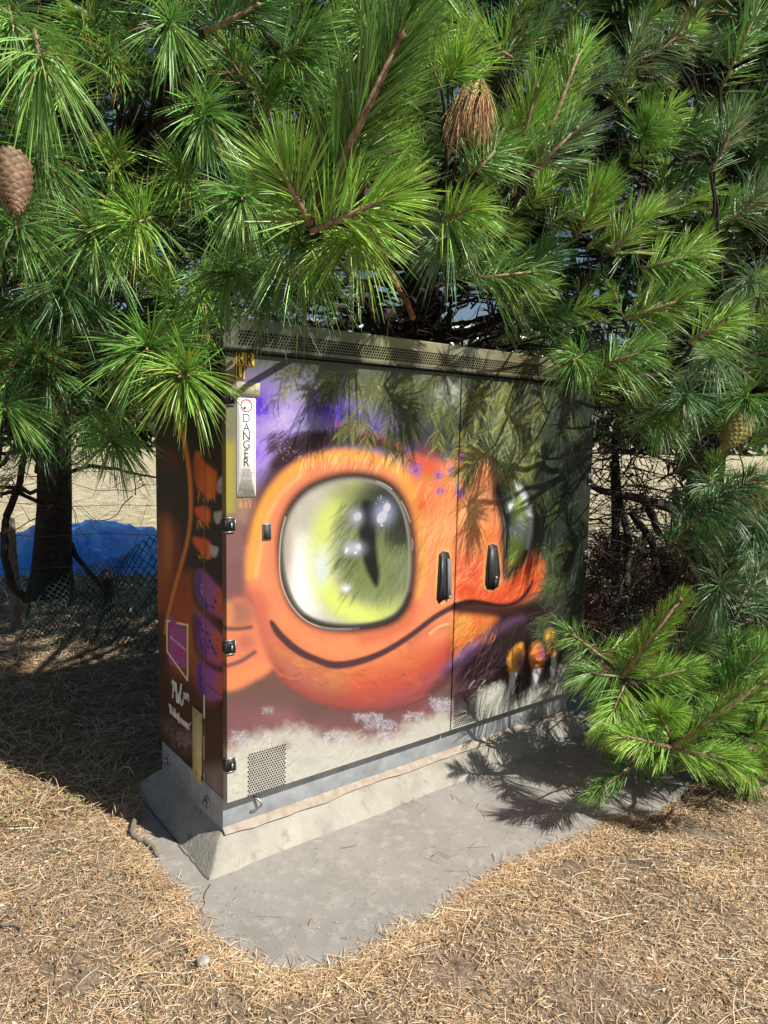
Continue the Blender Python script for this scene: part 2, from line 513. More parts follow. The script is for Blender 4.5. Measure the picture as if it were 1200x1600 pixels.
# ---- painting engine: colours sprayed on to dense grids -----------------
class Panel:
    def __init__(s, O, U, Vv, nu, nv, k):
        s.O, s.U, s.V = np.array(O, float), np.array(U, float), np.array(Vv, float)
        s.nu, s.nv, s.k = nu, nv, k
        a = np.linspace(0, 1, nu); b = np.linspace(0, 1, nv)
        s.P = s.O+a[:, None, None]*s.U+b[None, :, None]*s.V
        s.X, s.Y = survey(s.P)
        s.C = np.zeros((nu, nv, 3))
        s.n = np.cross(s.U, s.V)
        s.N1 = fbm(s.X/14., s.Y/14., 4)-.5
        s.N2 = fbm(s.X/4., s.Y/5., 3)-.5
    def box(s, xs, ys, pad):
        x0, x1, y0, y1 = min(xs)-pad, max(xs)+pad, min(ys)-pad, max(ys)+pad
        us, vs = [], []
        for x in (x0, x1):
            for y in (y0, y1):
                d = CF+(x-600)/FPX*CR-(y-800)/FPX*CU
                den = d@s.n
                t = ((s.O-CAM)@s.n)/den
                q = CAM+t*d-s.O
                us.append(q@s.U/(s.U@s.U)); vs.append(q@s.V/(s.V@s.V))
        i0 = max(0, int(min(us)*(s.nu-1))-2); i1 = min(s.nu, int(max(us)*(s.nu-1))+3)
        j0 = max(0, int(min(vs)*(s.nv-1))-2); j1 = min(s.nv, int(max(vs)*(s.nv-1))+3)
        if i1 <= i0 or j1 <= j0: return None
        return slice(i0, i1), slice(j0, j1)
    def lay(s, sl, m, c, op=1.0):
        m = np.clip(m*op, 0, 1)[..., None]
        s.C[sl] = s.C[sl]*(1-m)+lin(*c, s.k)*m
    def fill(s, pts, c, soft=4., op=1., rag=0., smooth=True):
        P = np.array(pts, float)
        if smooth: P = chaikin(P, True)
        sl = s.box(P[:, 0], P[:, 1], soft*1.2+rag)
        if sl is None: return
        x, y = s.X[sl], s.Y[sl]
        d = dist_poly(x, y, P); d = np.where(in_poly(x, y, P), d, -d)
        if rag: d = d+rag*2*s.N1[sl]+rag*.8*s.N2[sl]
        s.lay(sl, sstep(d/soft*.5+.5), c, op)
    def stroke(s, pts, w, c, soft=2., op=1., smooth=True, taper=False):
        P = np.array(pts, float)
        if smooth and len(P) > 2: P = chaikin(P, False)
        ws = np.interp(np.linspace(0, 1, len(P)), np.linspace(0, 1, len(w)), w) if np.ndim(w) else np.full(len(P), float(w))
        if taper: ws = ws*np.sin(np.linspace(.06, 1, len(P))*math.pi)**.6
        sl = s.box(P[:, 0], P[:, 1], ws.max()+soft)
        if sl is None: return
        x, y = s.X[sl], s.Y[sl]
        best = np.full(x.shape, -1e9)
        for i in range(len(P)-1):
            x1, y1 = P[i]; x2, y2 = P[i+1]
            dx, dy = x2-x1, y2-y1
            t = np.clip(((x-x1)*dx+(y-y1)*dy)/(dx*dx+dy*dy+1e-9), 0, 1)
            best = np.maximum(best, (ws[i]*(1-t)+ws[i+1]*t)/2-np.hypot(x-x1-t*dx, y-y1-t*dy))
        s.lay(sl, sstep(best/soft*.5+.5), c, op)
    def blob(s, x, y, rx, ry, c, op=1., rot=0., p=1.0, grain=0.):
        sl = s.box([x-rx*1.9, x+rx*1.9], [y-ry*1.9, y+ry*1.9], 1)
        if rot:
            r = max(rx, ry)*1.9
            sl = s.box([x-r, x+r], [y-r, y+r], 1)
        if sl is None: return
        X_, Y_ = s.X[sl]-x, s.Y[sl]-y
        ca, sa = math.cos(rot), math.sin(rot)
        a, b = (X_*ca+Y_*sa)/rx, (-X_*sa+Y_*ca)/ry
        m = np.exp(-(a*a+b*b)**p*1.1)
        if grain: m = m*(1+grain*4*s.N2[sl])
        s.lay(sl, m, c, op)
    def disc(s, x, y, rx, ry, c, soft=1.5, rot=0., op=1.):
        r = max(rx, ry)+soft
        sl = s.box([x-r, x+r], [y-r, y+r], 1)
        if sl is None: return
        X_, Y_ = s.X[sl]-x, s.Y[sl]-y
        ca, sa = math.cos(rot), math.sin(rot)
        a, b = (X_*ca+Y_*sa)/rx, (-X_*sa+Y_*ca)/ry
        d = (1-np.hypot(a, b))*min(rx, ry)
        s.lay(sl, sstep(d/soft*.5+.5), c, op)
    def spray(s, x, y, rx, ry, n, c, r=(.5, 1.3), op=.8, R=None):
        R = R or rnd
        for _ in range(n):
            a = R.random()*6.283; q = R.random()**.6
            rr = R.uniform(*r)
            s.disc(x+math.cos(a)*q*rx, y+math.sin(a)*q*ry, rr, rr, c, 1., op=op*R.uniform(.5, 1))
    def hairs(s, x0, x1, y0, y1, n, ang, L, w, cols, spread=.2, soft=.9, op=.6, bend=.15, inside=None):
        for _ in range(n):
            x = rnd.uniform(x0, x1); y = rnd.uniform(y0, y1)
            if inside is not None and not in_poly(np.array([x]), np.array([y]), inside)[0]: continue
            a = ang+rnd.gauss(0, spread); l = rnd.uniform(.5, 1.2)*L
            dx, dy = math.cos(a)*l, math.sin(a)*l
            bx, by = -dy*bend*rnd.uniform(-1, 1), dx*bend*rnd.uniform(-1, 1)
            s.stroke([(x, y), (x+dx*.5+bx, y+dy*.5+by), (x+dx, y+dy)], [w, w, .3], rnd.choice(cols), soft, op*rnd.uniform(.6, 1), smooth=False)
    def sprig(s, x, y, ang, L, cols, n=14, nl=26, w=2.0, op=.8, stem=(112, 100, 62)):
        """painted pine sprig: stem with hanging needles"""
        ex, ey = x+math.cos(ang)*L, y+math.sin(ang)*L
        for i in range(n):
            t = i/(n-1)
            bx, by = x+(ex-x)*t, y+(ey-y)*t
            for sd in (-1, 1):
                a = ang+sd*rnd.uniform(.35, .95)
                l = nl*rnd.uniform(.6, 1.1)
                mx_, my = bx+math.cos(a)*l*.5, by+math.sin(a)*l*.5
                s.stroke([(bx, by), (mx_, my), (bx+math.cos(a)*l*.9, by+math.sin(a)*l*.9+l*.32)], [w*.7, w, .35], rnd.choice(cols), .9, op*rnd.uniform(.55, 1), smooth=False)
        s.stroke([(x, y), (ex, ey)], [w*1.1, w*.8], stem, 1., op, smooth=False)
def sstep(t):
    t = np.clip(t, 0, 1)
    return t*t*(3-2*t)
def chaikin(P, closed, it=2):
    for _ in range(it):
        if closed:
            Q = np.roll(P, -1, 0)
            P = np.stack([P*.75+Q*.25, P*.25+Q*.75], 1).reshape(-1, 2)
        else:
            a, b = P[:-1], P[1:]
            P = np.vstack([P[:1], np.stack([a*.75+b*.25, a*.25+b*.75], 1).reshape(-1, 2), P[-1:]])
    return P

def paint_front(p):
    B = p
    B.C[:] = lin(88, 94, 78, p.k)
    # top band of soft greens
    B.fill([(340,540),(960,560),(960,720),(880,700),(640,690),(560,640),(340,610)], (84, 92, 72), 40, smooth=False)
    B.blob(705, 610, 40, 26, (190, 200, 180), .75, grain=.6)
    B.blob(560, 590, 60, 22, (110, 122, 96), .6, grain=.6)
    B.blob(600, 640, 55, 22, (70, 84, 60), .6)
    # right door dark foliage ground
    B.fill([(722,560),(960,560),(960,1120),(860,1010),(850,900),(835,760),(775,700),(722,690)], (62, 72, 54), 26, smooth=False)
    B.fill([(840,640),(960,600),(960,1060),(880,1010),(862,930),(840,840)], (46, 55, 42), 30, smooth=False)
    B.blob(790, 690, 42, 60, (120, 136, 100), .75, grain=.8)
    B.blob(880, 640, 30, 24, (120, 134, 104), .5, grain=.8)
    # violet clouds on the left
    B.fill([(366,590),(420,586),(500,604),(600,640),(680,690),(700,740),(640,740),(560,690),(480,690),(400,770),(366,770)], (152, 132, 196), 34, .95)
    B.blob(440, 655, 46, 32, (206, 186, 236), .9, grain=.3)
    B.blob(470, 690, 26, 20, (150, 110, 220), .8, grain=.4); B.blob(545, 660, 24, 18, (120, 84, 215), .8, grain=.4)
    B.blob(440, 720, 30, 24, (176, 158, 214), .7, grain=.2)
    B.blob(404, 634, 30, 27, (88, 46, 205), 1., grain=.4)
    B.blob(404, 704, 34, 26, (176, 140, 244), .95, grain=.2)
    B.blob(394, 706, 16, 14, (120, 84, 205), .6, grain=.5)
    B.blob(508, 640, 34, 26, (88, 50, 200), 1., grain=.4)
    B.blob(540, 652, 22, 16, (92, 66, 186), .8, grain=.5)
    B.blob(480, 664, 24, 18, (158, 160, 206), .75, grain=.4)
    B.blob(470, 612, 26, 22, (156, 164, 150), .55, grain=.4)
    B.blob(585, 675, 18, 16, (98, 76, 186), .8, grain=.6)
    B.blob(615, 682, 14, 12, (130, 120, 190), .7, grain=.5)
    B.hairs(372, 470, 620, 690, 120, 1.9, 14, 1.4, [(150, 120, 225), (190, 180, 235), (90, 55, 190)], .35, op=.5)
    B.hairs(440, 520, 640, 700, 120, 2.4, 18, 1.3, [(175, 165, 225), (120, 90, 200), (210, 205, 230)], .25, op=.45)
    B.hairs(380, 470, 690, 760, 90, 2.35, 22, 1.5, [(150, 125, 215), (110, 75, 150), (190, 170, 225)], .15, op=.45)
    # yellow olive strip, mauve left edge
    B.fill([(350,560),(368,560),(370,640),(368,800),(372,815),(350,815)], (128, 124, 92), 6, smooth=False)
    B.fill([(350,690),(369,690),(370,808),(350,808)], (172, 162, 66), 10, .85, smooth=False)
    B.fill([(350,806),(372,800),(376,760),(408,778),(398,820),(392,870),(390,935),(350,938)], (134, 96, 94), 6, smooth=False)
    B.fill([(368,776),(404,760),(402,800),(386,820),(368,812)], (160, 130, 116), 9, .8, smooth=False)
    B.hairs(372, 400, 776, 792, 26, 1.6, 9, 2.2, [(232, 168, 96), (190, 130, 100)], .1, op=.7)
    B.fill([(352,880),(386,872),(387,932),(352,936)], (126, 88, 88), 4, .8)
    # dark brow outside the rim
    # orange skin
    head = [(386,905),(388,860),(394,818),(410,775),(436,738),(474,712),(520,702),(566,704),(606,716),(640,738),(668,728),(700,706),(740,700),(768,724),(790,760),(800,850),
            (836,862),(850,884),(846,918),(820,946),(790,962),(764,985),(740,1020),(712,1052),(680,1078),(640,1098),(590,1112),(540,1112),(490,1100),(450,1078),(418,1044),(398,1000),(388,950)]
    B.fill(head, (247, 146, 100), 12)
    # dark blue-green gap and flowers above the brow
    B.fill([(600,676),(640,664),(700,668),(722,650),(760,690),(736,704),(706,712),(680,724),(650,716),(622,700)], (52, 54, 62), 12, .95)
    B.stroke([(568,684),(600,690),(632,706),(660,724)], 14, (222, 98, 52), 9, .95)
    B.blob(610, 696, 12, 7, (196, 90, 70), .7)
    # brow
    B.stroke([(388,846),(396,806),(412,766),(436,728),(462,704)], [4, 10, 20, 30, 36], (74, 44, 54), 12, .9)
    B.stroke([(430,728),(462,700),(500,686),(545,683),(588,690),(620,704),(648,726)], [16, 30, 32, 22, 17, 12, 5], (48, 26, 32), 9, .97)
    B.hairs(424, 520, 672, 704, 210, 2.35, 22, 2.2, [(46, 26, 32), (70, 44, 56), (60, 40, 52)], .2, soft=1.6, op=.6)
    B.hairs(520, 620, 676, 694, 60, 2.1, 12, 1.6, [(46, 26, 32), (80, 44, 44)], .3, op=.6)
    B.blob(548, 668, 16, 9, (196, 92, 66), .8); B.blob(524, 664, 10, 7, (150, 90, 90), .6)
    B.stroke([(392,950),(400,1000),(424,1040),(462,1074),(520,1096),(580,1100),(640,1084),(690,1052),(730,1010)], 44, (158, 78, 70), 30, .95)
    B.stroke([(430,1062),(500,1090),(580,1096),(650,1076),(700,1040)], 44, (158, 80, 72), 30, .85)
    B.stroke([(436,1006),(480,1044),(540,1060),(600,1052),(650,1030)], 40, (194, 118, 74), 26, .95)
    B.stroke([(408,985),(426,1020),(456,1056),(500,1078)], 20, (176, 104, 92), 22, .8)
    B.stroke([(560,1072),(600,1068),(650,1050),(700,1020)], 26, (198, 74, 60), 24, .9)
    B.stroke([(560,1050),(620,1040),(670,1010)], 18, (226, 110, 70), 22, .7)
    B.stroke([(612,1098),(660,1074),(706,1036)], 12, (160, 84, 110), 12, .6)
    B.stroke([(640,1004),(670,984),(704,975)], 10, (170, 92, 80), 12, .7)
    B.stroke([(672,990),(686,978),(706,974)], 3, (244, 196, 130), 3, .9)
    B.stroke([(400,930),(410,975),(432,1010)], 14, (214, 110, 90), 14, .7)
    B.stroke([(388,930),(390,975),(404,1010),(420,1034)], 7, (170, 96, 84), 10, .8)
    B.stroke([(430,1056),(452,1082),(492,1104),(545,1116),(600,1116),(650,1102),(690,1076)], 16, (92, 52, 54), 16, .9)
    B.stroke([(418,1030),(440,1060),(480,1086),(540,1098),(600,1096),(660,1070)], 10, (176, 76, 66), 16, .7)
    B.hairs(430, 700, 1040, 1100, 160, 2.9, 22, 2.4, [(150, 70, 64), (214, 110, 70), (190, 84, 72), (130, 66, 66)], .3, soft=2.4, op=.3)
    B.hairs(400, 640, 985, 1060, 140, .5, 26, 2.6, [(214, 130, 84), (196, 112, 78), (236, 150, 96)], .3, soft=2.6, op=.3)
    # rim highlights
    B.stroke([(391,900),(396,846),(408,798),(434,754),(474,722),(520,710),(570,712),(610,726)], [10, 14, 15, 15, 14, 13, 14, 10], (250, 170, 70), 9, .95)
    B.stroke([(400,900),(409,846),(420,800),(444,764),(476,740)], 4, (255, 200, 120), 6, .7)
    B.stroke([(608,722),(634,748),(652,790),(660,840),(660,900),(654,930)], [16, 17, 14, 11, 10, 5], (240, 186, 82), 9, .95)
    B.hairs(470, 640, 706, 730, 230, 1.85, 20, 1.8, [(255, 200, 110), (246, 150, 84), (196, 96, 66), (255, 216, 150)], .18, op=.5)
    B.stroke([(606,962),(640,940),(648,966),(612,990),(570,1000)], 10, (206, 84, 62), 18, .7)
    # red patches and fur between the eyes
    B.blob(670, 735, 26, 26, (226, 92, 44), .95)
    B.blob(662, 790, 18, 20, (220, 86, 46), .9)
    B.blob(696, 770, 22, 30, (228, 130, 60), .8)
    B.blob(690, 836, 26, 36, (250, 176, 116), .85)
    B.blob(740, 800, 26, 40, (250, 196, 130), .9)
    B.blob(764, 840, 20, 30, (232, 128, 62), .9)
    B.blob(738, 890, 32, 34, (216, 74, 52), .95); B.blob(770, 925, 30, 14, (214, 74, 46), .9); B.blob(640, 760, 14, 22, (232, 150, 60), .6)
    B.blob(736, 850, 18, 18, (252, 176, 120), .6)
    B.blob(700, 905, 12, 40, (250, 150, 100), .6)
    B.hairs(650, 712, 750, 900, 260, 2.05, 26, 1.6, [(255, 190, 120), (232, 110, 60), (190, 110, 50), (250, 160, 90)], .22, op=.5)
    B.hairs(716, 785, 760, 925, 330, 2.2, 22, 1.7, [(255, 200, 130), (214, 84, 44), (180, 80, 50), (250, 150, 80)], .25, op=.5)
    for (x, y, r) in [(684,742,7),(697,712,8),(706,735,6),(718,770,7),(650,735,9),(640,700,8),(688,768,6),(722,716,6)]:
        B.blob(x, y, r, r*1.2, (108, 84, 176), .85, grain=.6)
        B.spray(x, y, r*1.4, r*1.6, 10, (190, 170, 225), (.5, 1.1), .6)
    B.spray(700, 745, 14, 34, 40, (230, 200, 190), (.5, 1.3), .5)
    B.blob(668, 748, 12, 8, (170, 150, 70), .5)
    # ---------------- left eye
    eye = [(437,860),(440,826),(451,794),(474,766),(508,749),(550,741),(590,747),(618,764),(636,796),(645,842),(646,892),(640,934),(626,962),(600,976),(556,983),(512,981),(480,970),(456,946),(442,908)]
    B.fill(eye, (70, 40, 48), 30, .95)
    EP = np.array(eye, float); c = EP.mean(0)
    B.fill([tuple(c+(q-c)*1.045) for q in EP], (30, 26, 28), 8)
    inner = [tuple(c+(q-c)*np.array([.945, .95])) for q in EP]
    B.fill(inner, (196, 192, 176), 8)
    inn = chaikin(np.array(inner), True)
    def clip(fn, *a, **kw):
        """airbrush masked to the eye"""
        keep = B.C.copy(); fn(*a, **kw)
        sl = B.box(inn[:, 0], inn[:, 1], 3)
        if sl is None: return
        x, y = B.X[sl], B.Y[sl]
        d = dist_poly(x, y, inn); d = np.where(in_poly(x, y, inn), d, -d)
        mm = sstep((d+1.5)/5)[..., None]
        new = B.C[sl]*mm+keep[sl]*(1-mm)
        B.C[:] = keep; B.C[sl] = new
    def eyefill():
        B.blob(476, 896, 36, 84, (250, 250, 244), 1., p=1.6)
        B.blob(478, 812, 34, 34, (176, 172, 156), .7)
        B.blob(448, 860, 12, 60, (170, 142, 120), .7)
        B.blob(588, 870, 76, 100, (132, 146, 92), 1., p=2.2)
        B.stroke([(560,764),(524,786),(504,826),(498,880),(508,930),(548,958),(600,962),(632,940)], [18, 28, 34, 34, 34, 30, 26, 18], (208, 222, 112), 18, .95)
        B.stroke([(506,912),(530,948),(580,966)], 22, (222, 236, 120), 14, .8)
        B.blob(592, 878, 46, 62, (112, 126, 78), .8, p=1.5)
        B.blob(626, 900, 18, 60, (110, 120, 96), .65)
        B.blob(602, 784, 60, 42, (38, 42, 34), 1., p=1.7); B.blob(575, 800, 24, 40, (60, 66, 44), .8, p=1.3)  # dark eye top, with shade from overhanging needles painted in
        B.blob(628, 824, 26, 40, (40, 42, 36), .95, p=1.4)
        B.blob(540, 768, 30, 20, (120, 128, 90), .6)
        B.blob(502, 886, 13, 32, (216, 224, 228), .95, p=1.3)
        B.hairs(530, 572, 780, 880, 90, 2.2, 34, 2.4, [(70, 82, 40), (96, 110, 50), (56, 64, 38)], .16, soft=2.2, op=.5, bend=.05)  # soft streaks paint blurred needle shadows into the iris
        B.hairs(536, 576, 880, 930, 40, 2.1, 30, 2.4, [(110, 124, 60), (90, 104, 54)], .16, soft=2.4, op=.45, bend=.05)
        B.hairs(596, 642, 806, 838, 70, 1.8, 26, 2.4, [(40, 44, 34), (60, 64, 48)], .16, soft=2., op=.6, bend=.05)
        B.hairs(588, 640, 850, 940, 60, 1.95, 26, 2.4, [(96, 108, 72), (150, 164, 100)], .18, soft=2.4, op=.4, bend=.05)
        B.fill([(568,780),(586,784),(588,826),(588,862),(594,894),(590,922),(580,908),(569,884),(562,854),(560,818),(562,796)], (26, 26, 26), 5)
        B.fill([(520,980),(560,984),(620,966),(640,930),(646,900),(640,950),(612,972),(560,978)], (80, 84, 70), 8, .8)
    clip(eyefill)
    B.stroke([(478,966),(512,978),(556,980),(600,973),(626,958),(640,930)], 7, (44, 44, 38), 5, .9)
    B.blob(600, 802, 17, 21, (150, 158, 186), .95, rot=.3, p=1.3)
    B.disc(597, 808, 7, 10.5, (196, 196, 210), 1.6, .55); B.disc(604.5, 793, 5.5, 7.5, (198, 198, 212), 1.6, .3)
    B.disc(596.5, 820.5, 2.2, 2.2, (190, 192, 205), 1.)
    B.blob(556, 808, 12, 15, (160, 166, 176), .9, p=1.3); B.disc(558.5, 807, 7, 6, (190, 192, 200), 1.8, -.8)
    B.blob(552, 857, 17, 12, (178, 186, 196), .95, p=1.2); B.disc(541.5, 860, 2.2, 4.5, (236, 238, 240), 1.5, .3)
    B.disc(555.5, 863.5, 2.2, 2.2, (226, 228, 232), 1.2); B.disc(560, 855, 4, 5, (206, 208, 220), 2.5)
    B.blob(541, 919, 7, 8, (222, 230, 224), .9, grain=.5); B.spray(541, 919, 6, 7, 14, (245, 245, 245), (.4, .9), .9)
    B.spray(595, 782, 12, 8, 26, (190, 200, 215), (.4, .9), .7)
    B.stroke([(446,808),(439,834),(436.5,868),(437,900),(444,926),(456,948),(474,968),(496,979),(520,983),(548,983)], 1.7, (196, 192, 188), 1.2, .95)
    B.stroke([(500,981),(525,984),(560,982)], 3, (110, 112, 118), 2, .8)
    B.stroke([(589,752),(600,756),(612,764)], 1.1, (210, 206, 190), .9, .9)
    B.stroke([(627,783),(634,795),(641,816)], 1.1, (200, 196, 186), .9, .8)
    B.stroke([(644,842),(645,850),(644,859)], 1., (200, 180, 186), .9, .8)
    # ---------------- right eye
    B.fill([(768,766),(784,744),(806,742),(826,764),(835,800),(836,838),(826,874),(806,900),(788,914),(782,890),(784,850),(782,812),(776,786)], (34, 38, 34), 7)
    B.fill([(786,770),(800,756),(812,760),(824,786),(829,822),(822,858),(808,884),(795,898),(791,876),(795,840),(793,800)], (104, 122, 76), 7)
    B.fill([(800,790),(814,772),(824,800),(826,832),(816,862),(800,888),(796,860),(800,826)], (190, 220, 104), 7, 1.)
    B.blob(790, 776, 12, 16, (108, 120, 108), .7, grain=.4)
    B.blob(790, 820, 7, 26, (40, 44, 38), .9)
    B.stroke([(804,754),(818,772),(827,800),(829,830),(824,856)], [7, 9, 8, 6, 3], (232, 236, 236), 5, 1.)
    B.blob(812, 826, 13, 18, (222, 232, 240), .95)
    B.disc(807.5, 827.5, 5, 5, (216, 222, 230), 1.6); B.disc(799, 826.5, 3, 4, (214, 220, 228), 1.4)
    B.blob(799, 792, 6, 9, (170, 182, 190), .9); B.disc(797, 791, 3.4, 4.4, (226, 230, 236), 1.4); B.disc(802, 776, 2.6, 3, (214, 222, 230), 1.2); B.disc(801, 789, 2, 2, (226, 230, 236), 1)
    B.stroke([(772,763),(783,790),(789,820),(790,870),(789,900)], .9, (150, 156, 150), .9, .7)
    B.stroke([(816,758),(828,780),(834,812),(833,846),(822,876)], .8, (130, 138, 130), .9, .6)
    B.stroke([(798,903),(816,888),(826,872)], 1., (150, 156, 140), 1., .6)
    # cheek
    B.fill([(788,914),(806,900),(826,876),(838,858),(850,882),(849,906),(838,930),(806,946),(764,948),(714,940),(712,905),(752,922)], (220, 84, 48), 6)
    B.hairs(792, 846, 872, 938, 120, 2.2, 14, 1.5, [(250, 170, 90), (200, 70, 40), (240, 130, 60)], .25, op=.5)
    B.hairs(716, 790, 905, 940, 90, 2.2, 14, 1.6, [(240, 90, 60), (250, 140, 80), (196, 60, 40)], .25, op=.5)
    B.stroke([(836,862),(848,884),(848,910)], 6, (190, 140, 60), 8, .5)
    # under the mouth, right door
    B.fill([(706,958),(742,944),(786,952),(830,932),(868,940),(878,1000),(860,1060),(820,1086),(770,1080),(706,1112)], (38, 24, 26), 14)
    B.fill([(706,962),(736,952),(780,958),(770,978),(746,996),(722,1020),(706,1040)], (228, 128, 62), 10, .95)
    B.fill([(708,965),(730,958),(740,970),(724,990),(708,1000)], (244, 176, 92), 10, .6)
    B.stroke([(700,1050),(722,1026),(750,1000),(790,976),(815,966)], [16, 14, 12, 10, 6], (112, 74, 118), 10, .85)
    B.stroke([(704,1040),(722,1020),(744,1004)], 5, (170, 130, 180), 7, .7)
    B.hairs(706, 790, 1000, 1090, 200, 2.2, 24, 1.6, [(40, 28, 28), (96, 66, 84), (130, 84, 100), (30, 22, 22)], .18, op=.5)
    B.hairs(706, 780, 955, 1000, 90, 2.15, 18, 1.5, [(250, 180, 80), (200, 90, 40), (150, 70, 40)], .2, op=.5)
    B.hairs(776, 852, 960, 1010, 120, 2.1, 22, 1.6, [(36, 32, 28), (72, 66, 52), (60, 44, 40)], .25, op=.5)
    B.fill([(706,1040),(716,1030),(706,1092),(660,1110),(668,1084)], (70, 44, 46), 12, .8)
    # mouth line
    B.stroke([(424,972),(436,992),(466,1019),(502,1034),(520,1040),(552,1037),(596,1022),(640,995),(676,966),(700,952),(712,947)], [6, 11, 12, 11, 12.5, 11.5, 10, 9, 9, 9, 10], (84, 52, 56), 2.6)
    B.stroke([(712,947),(736,940),(762,944),(786,948),(808,942),(824,926),(832,908)], [11, 11, 8, 6, 5, 6, 4], (44, 22, 26), 2.6)
    B.stroke([(712,952),(740,950),(780,956),(812,950)], [10, 18, 18, 10], (58, 30, 32), 7, .95)
    # fingers and claws
    B.fill([(846,965),(880,965),(884,1030),(860,1070),(800,1096),(784,1060),(790,1010)], (44, 34, 32), 12, .9)
    for F_, C_, P_ in [([(796,1054),(792,1036),(796,1020),(806,1008),(818,1002),(820,1024),(814,1044),(806,1056)], (255, 176, 76), (812, 1036)),
                       ([(828,1038),(826,1020),(832,1004),(844,1000),(850,1016),(850,1034),(844,1048),(834,1050)], (250, 140, 60), (846, 1022)),
                       ([(856,1010),(850,994),(852,984),(864,980),(870,996),(874,1020),(866,1030),(860,1026)], (246, 186, 70), (868, 1012))]:
        B.fill(F_, C_, 4)
        B.blob(*P_, 6, 12, (146, 78, 140), .8)
        xs = [q[0] for q in F_]; ys = [q[1] for q in F_]
        B.hairs(min(xs)+2, max(xs)-2, min(ys)+4, max(ys)-4, 26, 2.3, 8, 1.2, [(255, 200, 110), (170, 80, 30)], .3, op=.5)
    for C_ in ([(798,1052),(803,1048),(808,1050),(805,1064),(803,1078),(801,1087),(797,1078),(795,1066)],
               [(834,1044),(840,1042),(845,1046),(841,1060),(837,1072),(833,1079),(831,1066),(831,1054)],
               [(862,1028),(868,1024),(870,1032),(869,1044),(866,1054),(863,1061),(860,1048)]):
        B.fill(C_, (232, 236, 248), 2.6)
        cc = np.mean(C_, 0)
        B.stroke([(cc[0]+2, cc[1]-10), (cc[0]+1, cc[1]+6)], 2, (240, 242, 250), 2, .7)
    # tail bands at the left edge
    B.fill([(350,936),(392,934),(404,985),(416,1020),(428,1048),(404,1064),(350,1090)], (226, 132, 92), 7)
    B.fill([(350,938),(392,936),(398,976),(350,980)], (150, 104, 92), 12, .8)
    B.fill([(350,940),(364,940),(366,978),(350,980)], (220, 142, 92), 8, .8)
    B.stroke([(352,982),(374,983),(392,980)], 6, (112, 78, 74), 3)
    B.blob(384, 1004, 14, 14, (176, 100, 92), .8)
    B.stroke([(356,1040),(376,1034),(398,1019)], 6.5, (124, 82, 80), 3)
    B.fill([(350,1056),(380,1044),(410,1030),(426,1048),(398,1066),(350,1088)], (240, 144, 92), 9, .95)
    # mauve ground under the chin
    B.fill([(350,1086),(384,1072),(410,1058),(426,1048),(448,1072),(486,1096),(540,1112),(600,1114),(650,1102),(706,1062),(706,1150),(600,1170),(350,1210)], (112, 82, 76), 8, smooth=False)
    B.fill([(350,1104),(420,1104),(500,1120),(600,1130),(704,1108),(704,1150),(600,1170),(350,1210)], (134, 88, 92), 26, .85, smooth=False)
    B.blob(570, 1124, 30, 12, (104, 70, 66), .6); B.blob(480, 1112, 30, 16, (96, 74, 68), .6); B.blob(660, 1108, 30, 14, (142, 72, 78), .7)
    B.blob(440, 1120, 30, 14, (150, 100, 102), .6)
    # pale mist
    B.fill([(340,1190),(362,1166),(386,1150),(430,1140),(470,1136),(500,1152),(540,1148),(580,1156),(614,1150),(650,1126),(682,1112),(712,1106),(712,1300),(340,1330)], (196, 190, 178), 16, rag=9)
    B.fill([(340,1206),(400,1170),(480,1166),(560,1170),(640,1150),(712,1128),(712,1300),(340,1330)], (206, 204, 190), 24, .9, rag=6, smooth=False)
    B.fill([(704,1118),(740,1090),(772,1070),(796,1072),(802,1092),(816,1088),(842,1072),(868,1064),(878,1040),(890,1018),(930,1004),(930,1140),(704,1200)], (200, 200, 186), 9, rag=7)
    B.fill([(704,1070),(744,1066),(748,1090),(704,1130)], (92, 60, 72), 12, .8)
    for (x, y, rx, ry, n) in [(576,1120,22,6,70),(596,1132,26,8,90),(648,1119,16,6,50),(690,1100,18,10,90),(524,1152,18,8,60),(376,1150,14,8,30),(420,1110,8,5,8),(600,1148,10,4,20)]:
        B.blob(x, y, rx*.9, ry, (170, 168, 180), .45, grain=.8)
        B.hairs(x-rx, x+rx, y-ry, y+ry, int(n*1.6), 2.6, 4.5, 1.1, [(206, 204, 210), (180, 176, 188), (224, 224, 228)], .9, op=.38)
        B.hairs(x-rx, x+rx, y-ry+2, y+ry+3, n//2, 2.6, 6, 1.1, [(120, 96, 108), (140, 110, 116)], .9, op=.6)
        B.spray(x, y, rx, ry, n, (216, 216, 224), (.3, .7), .5)
    B.hairs(362, 470, 1140, 1240, 170, 2.5, 12, 1.6, [(226, 226, 214), (150, 136, 128), (236, 236, 226), (172, 160, 150)], .5, op=.45)
    B.hairs(480, 704, 1140, 1200, 130, 2.6, 20, 2.2, [(222, 222, 210), (170, 160, 160), (214, 210, 200)], .35, op=.35)
    B.hairs(740, 905, 1060, 1130, 150, 2.2, 14, 1.8, [(222, 222, 210), (120, 110, 100), (90, 84, 80), (230, 230, 220)], .45, op=.45)
    B.blob(448, 1165, 10, 8, (140, 120, 112), .5); B.blob(480, 1190, 22, 9, (176, 172, 172), .5)
    B.spray(450, 705, 22, 16, 50, (210, 190, 200), (.3, .8), .8)
    B.spray(490, 1068, 50, 10, 30, (214, 160, 110), (.25, .5), .5)
    # painted pine sprigs
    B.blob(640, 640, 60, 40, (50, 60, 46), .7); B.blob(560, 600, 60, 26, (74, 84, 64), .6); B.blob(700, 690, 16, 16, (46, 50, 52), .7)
    B.blob(880, 740, 50, 120, (34, 42, 32), .6); B.blob(900, 900, 30, 120, (40, 50, 40), .6)
